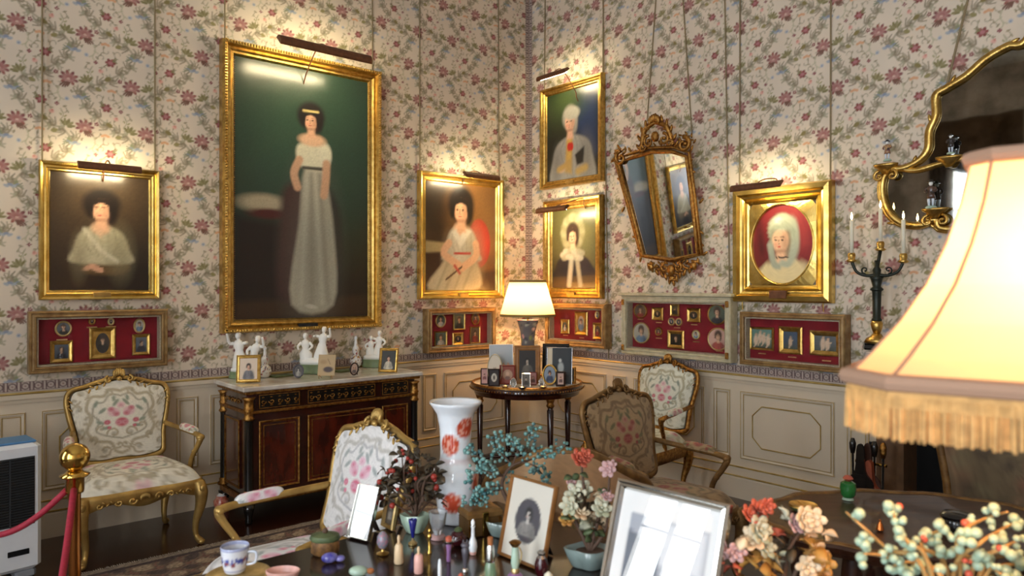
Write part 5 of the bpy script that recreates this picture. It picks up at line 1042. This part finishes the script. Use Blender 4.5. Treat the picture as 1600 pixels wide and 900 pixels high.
# ------------------------------------------------------------------ standing photographs
def photo_frame(name, label, foot, rz, w, h, fw, art, fmat, lean=.28, m='photo', mount=0, depth=.016, cat='photo frame', group='standing photographs', oval=False, matcol='mat_board', res=.006, stand=True):
    t = thing(name, label, cat, foot, rz, group); N = RX(-lean)
    if oval: B().frame(w, h, [(0, 0), (0, depth*.7), (fw*.3, depth), (fw*.7, depth*.85), (fw, depth*.4)], oval=32, M=N).build('frame', fmat, t, True)
    else: B().frame(w, h, [(0, 0), (0, depth*.7), (fw*.25, depth), (fw*.45, depth*.75), (fw*.75, depth*.85), (fw, depth*.4)], M=N).build('frame', fmat, t)
    if oval: B().lathe([(w/2-.002, 0), (w/2-.002, .004)], 32, M=N @ T(0, .004, h/2) @ RX(PI/2), sy=h/w).build('back', 'wood_dark', t)
    else: B().box(-w/2+.002, w/2-.002, -.001, .004, .002, h-.002, M=N).build('back', 'wood_dark', t)
    o = picture('photograph', w-2*fw+.002, h-2*fw+.002, art, t, m, -depth*.35, fw-.001, res, oval); o.matrix_local = N
    if stand: B().box(-w*.12, w*.12, .003, .007, 0, h*.62, M=T(0, h*.62*math.sin(lean)*1.0+h*.28, 0) @ RX(.5) ).build('easel_back', 'wood_dark', t)
    return t
def art_oval_bw(P):
    A = P.asp; P.a[:] = lin('d8d2c4'); P.ell(.5, A*.5, .3, .29*A, '4c4a50', soft=.06)
    Q = np.hypot((P.X-.5)/.3, (P.Y-A*.5)/(.29*A)) < 1; keep = P.a.copy()
    bust(P, .5, A*.42, .15, '8f8b86', '55524f', w=1.1, h=1.6); face(P, .5, A*.42, .15, skin='bcb6ae', hair='2a2828', dark='77726c', lips='77706a', hw=.95, hh=.95); P.a = np.where(Q[:, None], P.a, keep)
def art_interior(P):
    A = P.asp; P.a[:] = lin('e4e4e2'); P.poly([(.12, A*.2), (.92, A*.2), (.92, A), (.12, A)], '9aa0aa', soft=.01); P.poly([(.3, A*.22), (.9, A*.22), (.9, A*.6), (.3, A*.6)], 'd4d8dc', soft=.05)
    P.poly([(.12, A*.35), (.26, A*.4), (.26, A*.75), (.12, A*.85)], '5c6470', soft=.02); P.poly([(.3, A*.68), (.7, A*.72), (.75, A*.9), (.3, A*.85)], '4a525e', soft=.04); P.line([(.7, A*.5), (.62, A*.8)], .02, '3c444e'); P.line([(.45, A*.55), (.46, A*.7)], .03, '6a727c'); P.ell(.32, A*.95, .06, .05, '1e2024', soft=.4); P.ell(.6, A*.95, .06, .05, '24262a', soft=.4); P.poly([(.28, A*.8), (.52, A*.85), (.5, A), (.26, A)], 'e8eaec', soft=.03)
def art_group(bg, n=4):
    def fn(P):
        A = P.asp; P.vgrad('cfd6dc', bg, 0, A)
        for k in range(n): x = .2+.6*k/(n-1 or 1); P.ell(x, A*.75, .1, .25, ('3a3a44', '6a5044', '44504a', '55434c')[k % 4], soft=.3); P.ell(x, A*.52, .05, .07, 'c9a48c', soft=.3)
    return fn
def art_bw(bg='3a3632', fg='a09a90', hair='1c1a18'):
    def fn(P): P.vgrad(bg, bg, 0, 1); bust(P, .5, P.asp*.4, .24, fg, '4a4642', w=.95, h=2.4); face(P, .5, P.asp*.38, .24, skin='b8aea0', hair=hair, dark='77706a', lips='80766c', hw=1, hh=1)
    return fn
RW = -PI/2           # faces the windows (along the right wall)
def mid(*pts): v = sum((on(*q) for q in pts), Vector()); return v/len(pts)
photo_frame('photo_frame', 'framed vignette portrait with white mount on the dark table, seen beside the turquoise tree', mid((775, 868), (858, 893)), RW+.03, .20, .25, .009, art_oval_bw, 'wood_frame', .24)
q = camxy(.40, 1.87, DZ+EPS); q2 = q+Vector((-.06, 0, 0)); photo_frame('photo_frame', 'large silver framed photograph catching the window glare', (q2.x, q2.y, DZ+EPS), RW+.05, .345, .325, .024, art_interior, 'silver', .3, depth=.022, res=.008)
photo_frame('photo_frame', 'narrow glass-fronted frame standing by the pale armchair, whited out by painted glare', mid((550, 836), (573, 850)), RW+.33, .095, .175, .004, lambda P: (P.a.__setitem__(slice(None), lin('e8ecec')), P.poly([(.05, P.asp*.68), (.95, P.asp*.68), (.95, P.asp*.7), (.05, P.asp*.7)], 'a8b4b4', soft=.01)), 'silver', .35)  # blank near-white picture: the glare is put into its colour
photo_frame('photo_frame', 'small wood-framed picture at the bottom edge, right of the silver frame', camxy(.80, 1.72, DZ+EPS), RW+.5, .12, .145, .006, lambda P: P.a.__setitem__(slice(None), lin('dcd8d4')), 'wood_frame', .25)
q = on(608, 826); photo_frame('easel_mirror', 'small ornate gilt easel frame behind the whited-out frame', q, RW, .075, .115, .014, art_bw('4a4038'), 'gilt_pale', .2)
# ------------------------------------------------------------------ small ornaments on the table
def bits(name, label, cat, px, py, parts, group='ornaments on the dark table', z=DZ, rz=None):
    """parts: (name, material, profile in pixels (r, height) as seen, [sides])"""
    q = on(px, py, z); k = u(px, py, 1, z); t = thing(name, label, cat, q, FACE if rz is None else rz, group)
    for nm, m, prof, *n in parts: B().lathe([(r*k, h*k) for r, h in prof], n[0] if n else 18, sy=n[1] if len(n) > 1 else 1).build(nm, m, t, True, 50)
    return t, k
bits('tray', 'round silver-gilt tray with dark centre at the left end of the table', 'tray', 372, 905, [('rim', 'gilt_pale', [(40, 0), (44, 3), (49, 8), (47, 9), (41, 4)], 36), ('well', 'ebony', [(41, 2), (41, 3.5)], 36)])
q = on(367, 899); k = u(367, 899, 1); t = thing('porcelain_cup', 'blue and white porcelain cup standing on the tray', 'cup', q+Vector((0, 0, .0085)), FACE)
def cp(P):
    P.a[:] = lin('e2e4ea')
    for a in np.arange(-3, 3.2, .55):
        for j in range(5): P.ell(a+random.uniform(-.2, .2), .035+random.uniform(-.01, .012), .12, .006, random.choice(['3b4a9a', '5a6ab0', '8a4a50']), 0, soft=.5)
    P.mix((P.Y > .068).astype(float), '6a7ab8', .6); P.mix(1-np.abs(P.Y-.012)/.003, '5a6ab0')
painted_lathe('cup_body', [(.024, 0), (.029, .004), (.036, .03), (.041, .078), (.039, .08), (.034, .03), (.001, .008)], cp, 'enamel', t, 40, 40); B().tube(cr([(.038, 0, .06), (.062, 0, .058), (.06, 0, .03), (.034, 0, .022)], 5), .004, 7).build('handle', 'porcelain_blue', t, True)
bits('stone_dish', 'oval rose-quartz dish at the bottom edge beside the tray', 'dish', 442, 906, [('dish', 'pink_stone', [(18, 0), (24, 6), (27, 14), (25, 15), (20, 6), (1, 4)], 28, .7)])
t, k = bits('oval_box', 'round woven box with dark lid at the far edge of the table', 'box', 508, 866, [('body', mat('basket', '8a6234', .6, col2='5c3f22', vscale=60), [(18, 0), (22, 4), (22, 20), (20, 24)], 24, .8), ('lid', 'leaf_green', [(22, 22), (24, 25), (22, 30), (5, 33)], 24, .8), ('knob', 'twig', [(3, 32), (5, 36), (2, 40)], 12)])
t, k = bits('egg_stone', 'violet carved stone lying on the dark table', 'stone', 515, 880, [], rz=FACE+.3); B().ell((0, 0, 8*k), (13*k, 9*k, 8*k), 16, 10).build('body', 'violet_stone', t, True); B().ell((16*k, 0, 5*k), (8*k, 6*k, 5*k), 12, 8).build('tip', 'violet_stone', t, True)
t, k = bits('jade_turtle', 'small green stone turtle with orange head on the dark table', 'figurine', 560, 899, []); B().ell((0, 0, 6*k), (15*k, 11*k, 8*k), 16, 10).build('shell', 'jade', t, True); B().ell((19*k, 0, 6*k), (6*k, 4*k, 5*k), 12, 8).build('head', 'cork', t, True)
bits('enamel_trumpet', 'cobalt blue trumpet vase on a gilt foot, before the jade bowl', 'vase', 645, 851, [('foot', 'gilt_pale', [(7, 0), (7, 2), (2, 6), (2, 10)]), ('cup', 'enamel_blue', [(2, 10), (4, 22), (7, 38), (6.5, 39), (3, 24)])])
bits('mosaic_egg', 'mosaic egg on a round gilt foot beside the whited-out frame', 'ornament', 598, 867, [('foot', 'gilt', [(9, 0), (10, 2), (3, 5), (2, 9)]), ('egg', mat('mosaic', '6a8a94', .2, col2='b07a8c', vscale=180, coat=.5), [(2, 8), (7, 12), (9.5, 20), (8.5, 28), (5, 34), (2, 36)])])
bits('scent_bottle', 'cream stone scent bottle with slim stopper', 'bottle', 623, 881, [('body', 'ivory', [(6.5, 0), (7.5, 2), (7, 18), (6.5, 26), (4, 31)]), ('stopper', 'ivory', [(2.2, 30), (2, 36), (2.6, 40), (1.4, 44)])], 'scent bottles')
bits('scent_bottle', 'pink stone scent bottle with slim stopper', 'bottle', 654, 896, [('body', 'pink_stone', [(6.5, 0), (7.3, 2), (7.3, 20), (6.5, 27), (4, 30)]), ('stopper', 'ivory', [(2.2, 29), (2, 34), (2.8, 37), (1.4, 41)])], 'scent bottles')
bits('gilt_figure', 'small gilt seal figure between the blue trumpet and the crystal vase', 'figurine', 671, 865, [('body', 'brass', [(4, 0), (4, 2), (2, 5), (2.5, 16), (1.5, 20), (4, 25), (3, 29), (1.5, 31), (2.8, 35), (1, 38)])])
bits('crystal_vase', 'faceted crystal goblet on a pale base before the tall vase', 'vase', 684, 842, [('base', 'petal_pink', [(12, 0), (12, 4), (9, 6)], 10), ('goblet', 'crystal', [(6, 6), (8, 12), (12, 24), (15, 42), (13.5, 42), (10, 24), (4, 14)], 10)])
bits('ivory_needle', 'slim white needle case standing at the bottom edge of the table', 'needle case', 687, 905, [('body', 'porcelain', [(3, 0), (3.2, 4), (3, 22), (2, 29), (.8, 31)])])
bits('mushroom_stopper_bottle', 'lilac scent bottle with wide mushroom stopper', 'bottle', 701, 878, [('body', 'lilac', [(3, 0), (3.5, 4), (3, 14), (4.5, 28)]), ('rim', 'silver', [(4.5, 27), (9, 31), (9, 33), (5, 34)]), ('stopper', 'petal_coral', [(5, 33), (5, 38), (2, 40)])], 'scent bottles')
bits('dark_glass_jar', 'dark red glass jar before the tall vase', 'jar', 716, 853, [('body', 'dark_red_glass', [(7, 0), (13, 6), (14, 14), (9, 21), (6, 23)]), ('lid', 'leaf_green', [(6, 22), (7, 25), (2, 29)])])
t, k = bits('grey_figure_bottle', 'dark grey stone bottle with animal-shaped top', 'bottle', 727, 894, [('foot', 'silver', [(5, 0), (5, 4), (3, 6)]), ('body', mat('grey_stone', '56525a', .3, var=.3), [(3, 6), (3, 14), (5, 26), (6, 34), (4, 38)])], 'scent bottles'); B().ell((0, 0, 41*k), (7*k, 5*k, 5*k), 12, 8).build('animal_head', 'grey_stone', t, True)
for s in (-1, 1): B().lathe([(1.8*k, 44*k), (1*k, 50*k)], 8, T(s*3*k, 0, 0)).build('ear', 'grey_stone', t, True)
bits('swan_bottle', 'white porcelain long-necked bottle with pink base', 'bottle', 739, 867, [('base', 'pink_stone', [(4.5, 0), (5.5, 3), (5.5, 6)]), ('body', 'porcelain', [(5.5, 5), (7, 12), (6, 20), (3, 28), (2.5, 40), (4, 45)]), ('collar', 'silver', [(3.2, 43), (3.6, 45), (3, 47)]), ('stopper', 'porcelain', [(3, 46), (3, 51), (1, 55)])], 'scent bottles')
bits('corked_bottle', 'green cut-glass bottle with silver neck and cork', 'bottle', 766, 904, [('body', mat('glass_pale_green', 'a8c8a0', .05, trans=.6, coat=.5), [(8, 0), (9, 4), (9, 18), (6, 26)], 10), ('neck', 'silver', [(6, 25), (7, 30), (6, 48), (4.5, 52)]), ('cork', 'cork', [(4, 51), (4.5, 62), (4, 64)])], 'scent bottles')
bits('coral_bead', 'tiny coral ball at the bottom edge of the table', 'ornament', 720, 905, [('ball', 'petal_coral', [(2, 0), (4, 3), (4, 6), (1, 9)])])
t, k = bits('porcelain_candlestick', 'gilt porcelain figure bottle before the vignette portrait', 'figurine', 805, 906, [('base', 'lilac', [(11, 0), (12, 6), (8, 10)]), ('stem', 'gilt_pale', [(6, 10), (7, 14), (5, 18)]), ('body', 'jade', [(5, 17), (7, 26), (6, 40), (5, 52)]), ('top', 'gilt_old', [(5, 51), (8, 55), (10, 58), (5, 61)])]); B().tube(cr([(6*k, 0, 50*k), (10*k, 0, 40*k), (7*k, 0, 24*k)], 4), 1.2*k, 6).build('handle', 'gilt_pale', t, True)
bits('red_lidded_jar', 'dark red round jar with silver top, right of the vignette portrait', 'jar', 846, 902, [('body', 'dark_red_glass', [(6, 0), (10, 8), (11, 20), (8, 30)]), ('top', 'steel', [(8, 29), (5, 34), (7, 38), (4, 41)])])
bits('ivory_ball', 'small cream ball beside the dark red jar at the bottom edge', 'ornament', 857, 908, [('ball', 'candle', [(3, 0), (7, 5), (7, 9), (2, 14)])])
q = on(750, 832); t = thing('casket', 'small gilt-bound wooden casket with brass clasp before the turquoise tree', 'box', q, -.25); k = u(750, 832, 1)
B().box(-.062, .062, -.045, .045, 0, .062, bev=.004).build('body', mat('casket_wood', '5c4222', .4, var=.3), t); B().loft([[(x, y, z) for x, y, z in ((-.064*s, -.047*s, h), (.064*s, -.047*s, h), (.064*s, .047*s, h), (-.064*s, .047*s, h))] for s, h in ((1, .064), (1, .078), (.9, .088), (.6, .092))]).build('lid', 'gilt_brown', t)
B().box(-.011, .011, -.052, -.045, .0, .082, bev=.002).build('clasp', 'brass', t)
for s in (-1, 1): B().box(s*.055-.006, s*.055+.006, -.049, -.044, .002, .06).build('corner_strap', 'gilt_old', t)
# ------------------------------------------------------------------ big fringed lamp at the right
lc = Vector((.897, 1.157)); d_ = Vector((.82, -.58)).normalized(); n_ = Vector((.58, .82)).normalized(); lpos = camxy(lc.x, lc.y, DZ+EPS); ang = math.atan2((RGT*d_.x+FWD*d_.y).y, (RGT*d_.x+FWD*d_.y).x)
t = thing('table_lamp', 'large lit lamp with fringed bell-shaped silk shade at the right edge', 'lamp', lpos, ang)
B().lathe([(.1, 0), (.105, .02), (.06, .05), (.05, .12), (.085, .2), (.09, .26), (.05, .36), (.03, .42), (.02, .45)], 28).build('base', 'porcelain_blue', t, True); B().tube([(0, 0, .44), (0, 0, .95)], .01, 8).build('stem', 'brass', t)
Fh, Ch = .225, .064
def ring(s, z, push=0): a, c = Fh*s, (Fh+Ch)*s+push; return [(-a, -c, z), (a, -c, z), (c, -a, z), (c, a, z), (a, c, z), (-a, c, z), (-c, a, z), (-c, -a, z)]
sh = [(0, 1.0, 0), (.1, .90, 0), (.25, .77, 0), (.42, .655, 0), (.6, .57, 0), (.8, .50, 0), (1, .455, 0)]; z0, z1 = 1.458-DZ, 1.80-DZ
rings = [ring(s, z0+(z1-z0)*f) for f, s, _ in sh]
shd = B().loft(rings, (False, False)).build('shade', 'shade_silk', t)
for j in range(8): B().tube([rings[i][j] for i in range(7)], .0028, 6).build('seam_cord', 'shade_trim', shd)
for s, z, r in ((1.0, z0, .013), (.455, z1, .012)): B().tube(ring(s, z, .002), r, 8, closed=True).build('trim_braid', 'shade_trim', shd)
B().loft([ring(1.0, z0-.004, .003), ring(1.0, z0-.036, .004)], (False, False)).build('fringe_heading', 'fringe', shd)
b = B(); R0 = ring(1.0, z0-.02, .003)
for j in range(8):
    a, c = Vector(R0[j]), Vector(R0[(j+1) % 8]); n = int((c-a).length/.0042)
    for i in range(n):
        p = a.lerp(c, (i+.5)/n); e = p+Vector((random.uniform(-.0015, .0015), random.uniform(-.0015, .0015), -.058-random.uniform(0, .006))); b.tube([tuple(p), tuple(e)], [.0019, .0024], 4)
b.build('fringe', 'fringe', shd)['kind'] = 'stuff'
B().ell((0, 0, z0+.13), (.035, .035, .05), 14, 10).build('bulb', mat('bulb_big', 'ffffff', .5, emit='ffc488', estr=210), t, True)
# ------------------------------------------------------------------ oval side table right
oc = camxy(1.5, 2.72); t = thing('oval_table', 'dark oval wooden side table behind the berry tree', 'table', oc, FACE); OZ = .72
def oval(rx, ry, z, n=56, wob=.012): return [((rx+wob*math.cos(12*a))*math.cos(a), (ry+wob*math.cos(12*a))*math.sin(a), z) for a in np.linspace(0, 2*PI, n, endpoint=False)]
B().loft([oval(.54, .37, OZ-.05), oval(.56, .39, OZ-.03), oval(.57, .4, OZ-.01), oval(.56, .39, OZ)]).build('table_top', 'walnut', t); B().loft([oval(.562, .392, OZ), oval(.562, .392, OZ+.006), oval(.54, .37, OZ+.006), oval(.535, .365, OZ)], (False, False)).build('carved_rim', 'gilt_brown', t, True)
for a in (.7, 2.4, 3.9, 5.5): B().tube(cr([(.42*math.cos(a), .28*math.sin(a), OZ-.05), (.46*math.cos(a), .31*math.sin(a), .45), (.36*math.cos(a), .24*math.sin(a), .15), (.43*math.cos(a), .29*math.sin(a), 0)], 5), [.035, .03, .018, .022], 8).build('leg', 'walnut', t, True)
bits('green_glass_jar', 'green glass jar with coral blossom top on the oval table', 'jar', 1325, 781, [('foot', 'jade', [(9, 0), (7, 4)]), ('body', 'glass_green', [(7, 3), (11, 8), (12, 18), (11, 26), (6, 29)], 12), ('flower_top', 'petal_coral', [(3, 28), (8, 33), (5, 37), (2, 38)], 10)], 'ornaments on the oval table', OZ)
t, k = bits('green_dish', 'round dark green enamel dish with gilt rim on the oval table', 'dish', 1255, 799, [('dish', 'leaf_green', [(14, 0), (19, 4), (20, 8), (16, 8)], 28), ('rim', 'gilt', [(19, 7), (22, 8), (21, 11), (17, 10)], 28), ('inside', 'glass_green', [(17, 8), (17, 9.5)], 28)], 'ornaments on the oval table', OZ); B().box(-2*k, 2*k, -16*k, 16*k, 9*k, 11*k).build('divider', 'gilt', t)
bits('copper_bell', 'tiny copper bell behind the pale berries on the oval table', 'bell', 1375, 830, [('body', mat('copper_bright', 'd07a40', .25, 1), [(4, 0), (6, 2), (4, 10), (2, 14), (2, 17)])], 'ornaments on the oval table', OZ)
bits('black_lidded_box', 'round black lacquer box at the right end of the oval table', 'box', 1494, 829, [('body', 'ebony', [(19, 0), (22, 5), (22, 18), (20, 20)], 28), ('lid', 'ebony', [(22, 20), (23, 23), (19, 27), (4, 29)], 28)], 'ornaments on the oval table', OZ)
# ------------------------------------------------------------------ on the commode
CZ = .9265
def figure(b, x, y, z, h, lean=0, arm=(1, 1), seat=False, M=None):
    """one draped bisque figure, height h, as a continuous modelled mass"""
    k = h; n = 14
    def lob(r, zz, w=.12, ph=0): return [(x+lean*zz*k+r*k*(1+w*math.cos(3*a+ph))*math.cos(a), y+r*k*.8*(1+w*math.sin(4*a+ph))*math.sin(a), z+zz*k) for a in np.linspace(0, 2*PI, n, endpoint=False)]
    prof = [(.2, 0), (.22, .08), (.19, .2), (.2, .34) if seat else (.15, .34), (.12, .46), (.105, .52), (.135, .62), (.14, .7), (.09, .77), (.045, .79), (.045, .84)]
    b.loft([lob(r, zz, .16 if zz < .5 else .05, i*.5) for i, (r, zz) in enumerate(prof)], M=M)
    hx = x+lean*.9*k; b.ell((hx, y-.01*k, z+.905*k), (.07*k, .08*k, .095*k), 10, 8, M=M); b.ell((hx, y+.03*k, z+.94*k), (.08*k, .075*k, .075*k), 9, 7, M=M)
    for s, up in zip((-1, 1), arm):
        sx = x+lean*.7*k+s*.13*k; e = (sx+s*.1*k, y-.05*k, z+(.58 if up < 1 else .72)*k); hnd = (sx+s*.05*k*(1 if up < 1 else 2.2), y-.17*k, z+(.5 if up < 1 else .95 if up > 1 else .72)*k)
        b.tube(cr([(sx, y, z+.7*k), e, hnd], 5), [.05*k, .042*k, .03*k], 8, M=M); b.ell(hnd, .035*k, 7, 5, M=M)
    return b
def bisque(label, px, py, base_px, figs, oval=True):
    q = on(px, py, CZ); k = u(px, py, 1, CZ); q.y = min(q.y, -.035-base_px[0]*k*.4); t = thing('bisque_group', label, 'figurine', q, FACE, 'white bisque groups on the commode'); w, hb = base_px[0]*k/2, base_px[1]*k
    B().lathe([(w, 0), (w, hb*.3), (w*.94, hb*.4), (w*.94, hb*.8), (w, hb)], 28, sy=.6).build('plinth', 'green_base', t, True, 40); B().lathe([(w*.9, hb), (w*.88, hb*1.4), (w*.6, hb*1.7)], 18, sy=.55).build('rocky_ground', 'bisque', t, True)
    for dx, dz, h, lean, arm, seat in figs: figure(B(), dx*k, 0, dz*k+hb, h*k, lean, arm, seat).build('figure', 'bisque', t, True)
    for j in range(2): B().ell(((j-.5)*w*.9, -.01, hb*1.8), (w*.22, .02, hb*.9), 8, 6).build('rock', 'bisque', t, True)
bisque('white bisque group with raised arms at the left end of the commode', 372, 588, (46, 10), [(-4, 2, 58, -.1, (2, 1), False), (9, 0, 54, .25, (0, 2), False)])
bisque('white bisque group of two figures at the centre of the commode', 493, 583, (54, 14), [(-14, 0, 48, -.05, (0, 0), True), (8, 8, 50, .12, (1, 2), False)])
bisque('small white bisque group at the right end of the commode', 582, 573, (38, 12), [(-5, 0, 36, 0, (0, 1), True), (6, 2, 42, .06, (1, 0), False)])
def gourd(label, px, py):
    q = on(px, py, CZ); k = u(px, py, 1, CZ); t = thing('gourd_bottle', label, 'bottle', q, FACE, 'gourd bottles on the commode')
    def fn(P):
        P.a[:] = lin('e4e0da')
        for j in range(46): P.ell(random.uniform(-3, 3), random.uniform(.02, .16), random.uniform(.1, .35), random.uniform(.004, .011), random.choice(['a8402e', '3a3f5c', 'b8863c', '7a4a3c']), random.uniform(-.3, .3), soft=.5)
    painted_lathe('body', [(r*k, h*k) for r, h in ((5, 0), (8, 3), (10, 9), (8.5, 15), (4.5, 20), (5.5, 25), (5.5, 29), (3, 34), (2.2, 42), (2.6, 45))], fn, 'enamel', t, 32, 40); B().lathe([(2.8*k, 44*k), (2.4*k, 47*k), (.6*k, 49*k)], 12).build('stopper', 'porcelain', t, True)
gourd('double-gourd porcelain bottle left of the central bisque group', 414, 590); gourd('double-gourd porcelain bottle right of the central bisque group', 556, 574)
def stand_photo(label, px, py, wpx, hpx, art, fm, z=CZ, fw=.14, turn=0, oval=False, name='photo_frame', group='photographs on the commode', lean=.2, res=.005, depth=.012):
    q = on(px, py, z); k = u(px, py, 1, z); return photo_frame(name, label, q, FACE+turn, wpx*k, hpx*k/math.cos(lean), fw*wpx*k, art, fm, lean, 'print', depth=depth, group=group, oval=oval, res=res)
def col_port(bg, dress, hair='3a2a20', skin='d8ac90'):
    def fn(P): P.vgrad(bg, bg, 0, 1); bust(P, .5, P.asp*.42, .24, dress, '3a3a3a', w=.9, h=2.2); face(P, .5, P.asp*.4, .24, skin=skin, hair=hair, hw=.9, hh=.95)
    return fn
stand_photo('gold framed sketch of a man in a suit, left on the commode', 388, 598, 36, 42, col_port('dcc9b4', '7c7a80'), 'gilt', turn=.25)
stand_photo('gold framed portrait of a lady, right end of the commode', 606, 582, 31, 37, col_port('3c3a34', 'cfc8b4'), 'gilt', turn=-.2)
stand_photo('small dark oval frame left of the central bisque group', 466, 591, 17, 21, art_bw('5a5450'), 'grey_stone', oval=True, turn=.2)
stand_photo('small dark oval frame in front of the right gourd bottle', 553, 587, 15, 20, col_port('b09484', '6a5a54'), 'wood_dark', oval=True, turn=-.3)
q = on(509, 592, CZ); k = u(509, 582, 1, CZ); t = thing('parchment_card', 'yellowed parchment card on a wire stand before the central bisque group', 'card', q, FACE-.1)
def parch(P): P.a[:] = lin('b59a70'); P.ell(.6, P.asp*.7, .28, .16, '4a3c3a', soft=.4); P.ell(.3, P.asp*.35, .2, .12, 'a5875e', soft=.8); P.line([(.55, P.asp*.2), (.7, P.asp*.45)], .02, '7a6040')
o = picture('card', 26*k, 31*k, parch, t, 'print', 0, 4*k, .005); o.matrix_local = RX(-.2); o.modifiers.new('s', 'SOLIDIFY').thickness = .002
for s in (-1, 1): B().tube(cr([(s*9*k, -.02, 0), (s*9*k, -.012, 5*k), (s*8*k, .03, 0)], 4), .0018, 5).build('wire_foot', 'gilt_old', t)
for px, py, w_, lab in ((440, 588, 36, 'thin green booklet lying on the commode, left of centre'), (540, 580, 38, 'thin green booklet lying on the commode, right of centre')):
    q = on(px, py, CZ); k = u(px, py, 1, CZ); t = thing('booklet', lab, 'book', q, .2, 'green booklets on the commode'); B().box(-w_*k/2, w_*k/2, -.05, .05, .0, .004).build('cover', mat('olive_cover', '6f6a34', .5), t); B().box(-w_*k/2+.003, w_*k/2-.003, -.052, .047, .004, .009).build('pages', 'leaf_green', t)
# a small painted porcelain pot on the floor by the commode
q = on(346, 795, 0); t = thing('porcelain_pot', 'small red and white porcelain pot on the floor by the commode foot', 'pot', (q.x, q.y, .001)); B().lathe([(.03, 0), (.05, .02), (.055, .06), (.035, .085), (.04, .095)], 18).build('body', 'iron_red', t, True); B().lathe([(.038, .092), (.02, .11), (.006, .118)], 14).build('lid', 'porcelain', t, True)
# ------------------------------------------------------------------ on the round table
GZ = ZT+.002; GG = 'photographs on the round table'
def rp(label, px, py, w_, h_, art, fm, **kw): return stand_photo(label, px, py, w_, h_, art, fm, GZ, kw.pop('fw', .13), kw.pop('turn', 0), kw.pop('oval', False), 'photo_frame', GG, kw.pop('lean', .15), .006, .012)
rp('white framed group snapshot at the back left of the round table', 784, 598, 38, 59, art_group('8a98a0', 4), 'porcelain', fw=.04, turn=.15)
rp('large wooden frame with dark portrait at the centre of the round table', 824, 600, 41, 59, art_bw('2c2826', '6a645c'), 'wood_frame', fw=.19)
rp('black frame at the back right of the round table', 868, 597, 42, 59, lambda P: P.a.__setitem__(slice(None), lin('16181a')), 'ebony', fw=.1, turn=-.15)
rp('black and white photograph with cream margin before the black frame', 874, 601, 40, 57, lambda P: (P.a.__setitem__(slice(None), lin('2a3034')), P.poly([(0, 0), (.2, 0), (.2, P.asp), (0, P.asp)], 'd9cdb4', soft=.02), P.ell(.52, P.asp*.35, .06, .08, 'c8ccc8', soft=.5), P.ell(.55, P.asp*.55, .12, .22, 'aeb6b8', soft=.5)), 'steel', fw=.03, turn=-.15)
rp('round cream frame at the left of the round table', 773, 601, 24, 47, lambda P: (P.a.__setitem__(slice(None), lin('e0d6c4')), P.ell(.5, P.asp*.5, .12, .12, 'a09080', soft=.4)), 'case_cream', oval=True, fw=.06)
rp('small pink framed photo at the left edge of the round table', 757, 601, 12, 25, col_port('c99a94', 'a05a58'), 'wood_dark', fw=.12)
rp('dark wooden frame with white oval at the front left of the round table', 772, 604, 18, 27, lambda P: (P.a.__setitem__(slice(None), lin('22100c')), P.ell(.5, P.asp*.5, .28, .27*P.asp, 'c9c4b8', soft=.15), P.ell(.5, P.asp*.5, .12, .16*P.asp, '5a5550', soft=.5)), 'wood_dark', fw=.1)
rp('red leather frame with round portrait on the round table', 793, 601, 25, 30, lambda P: (P.a.__setitem__(slice(None), lin('8a4638')), P.ell(.5, P.asp*.5, .38, .38, 'b8947c', soft=.1), P.ell(.5, P.asp*.45, .14, .17, 'd0ac94', soft=.3), P.ell(.5, P.asp*.7, .22, .14, '7a5a50', soft=.4)), 'leather_red', fw=.1)
rp('tiny silver oval frame before the red leather frame', 802, 606, 10, 15, art_bw('8a8680', 'c8c4bc'), 'silver', oval=True)
rp('small silver framed photo at the front centre of the round table', 822, 606, 14, 22, art_bw('6a6660', '2c2a28'), 'silver', fw=.1)
rp('small rose-coloured frame right of the front silver frame', 833, 602, 12, 20, col_port('a87a78', '6a4440'), 'leather_red', fw=.1)
rp('tiny silver oval frame at the front right of the round table', 846, 606, 9, 15, art_bw('b0aca4', '6a665e'), 'silver', oval=True)
rp('gilt oval frame with a figure in blue on the round table', 859, 602, 24, 32, col_port('8c9cb0', '44567c'), 'gilt', oval=True)
rp('small bronze frame with pink photo at the right of the round table', 876, 604, 15, 23, col_port('c8a89c', '7a5a54'), 'wood_dark', fw=.2, turn=-.1)
rp('rounded wooden frame at the right edge of the round table', 890, 600, 20, 26, art_bw('5c564e', '8a8478'), 'gilt_old', fw=.2, turn=-.15)
for px, py, lab in ((790, 608, 'small silver dish, left one on the round table'), (816, 610, 'small silver dish, front middle of the round table'), (848, 609, 'small silver dish, right one on the round table')): bits('silver_dish', lab, 'dish', px, py, [('dish', 'silver', [(3, 0), (3, 1), (6, 3), (7.5, 5), (6.5, 5), (2, 2)], 20)], 'silver dishes on the round table', GZ)
# carved ornament and bead strings are too fine to pick apart
for o in COL.objects:
    if o.parent and o.name.split('.')[0] in ('crest', 'rail_carving', 'frieze_scrollwork', 'side_scrollwork', 'frame_carving', 'border_carving', 'inner_beading', 'beading', 'knee_carving', 'lower_cartouche', 'arm_scroll', 'corner_scroll', 'stems', 'branches'): o['kind'] = 'stuff'
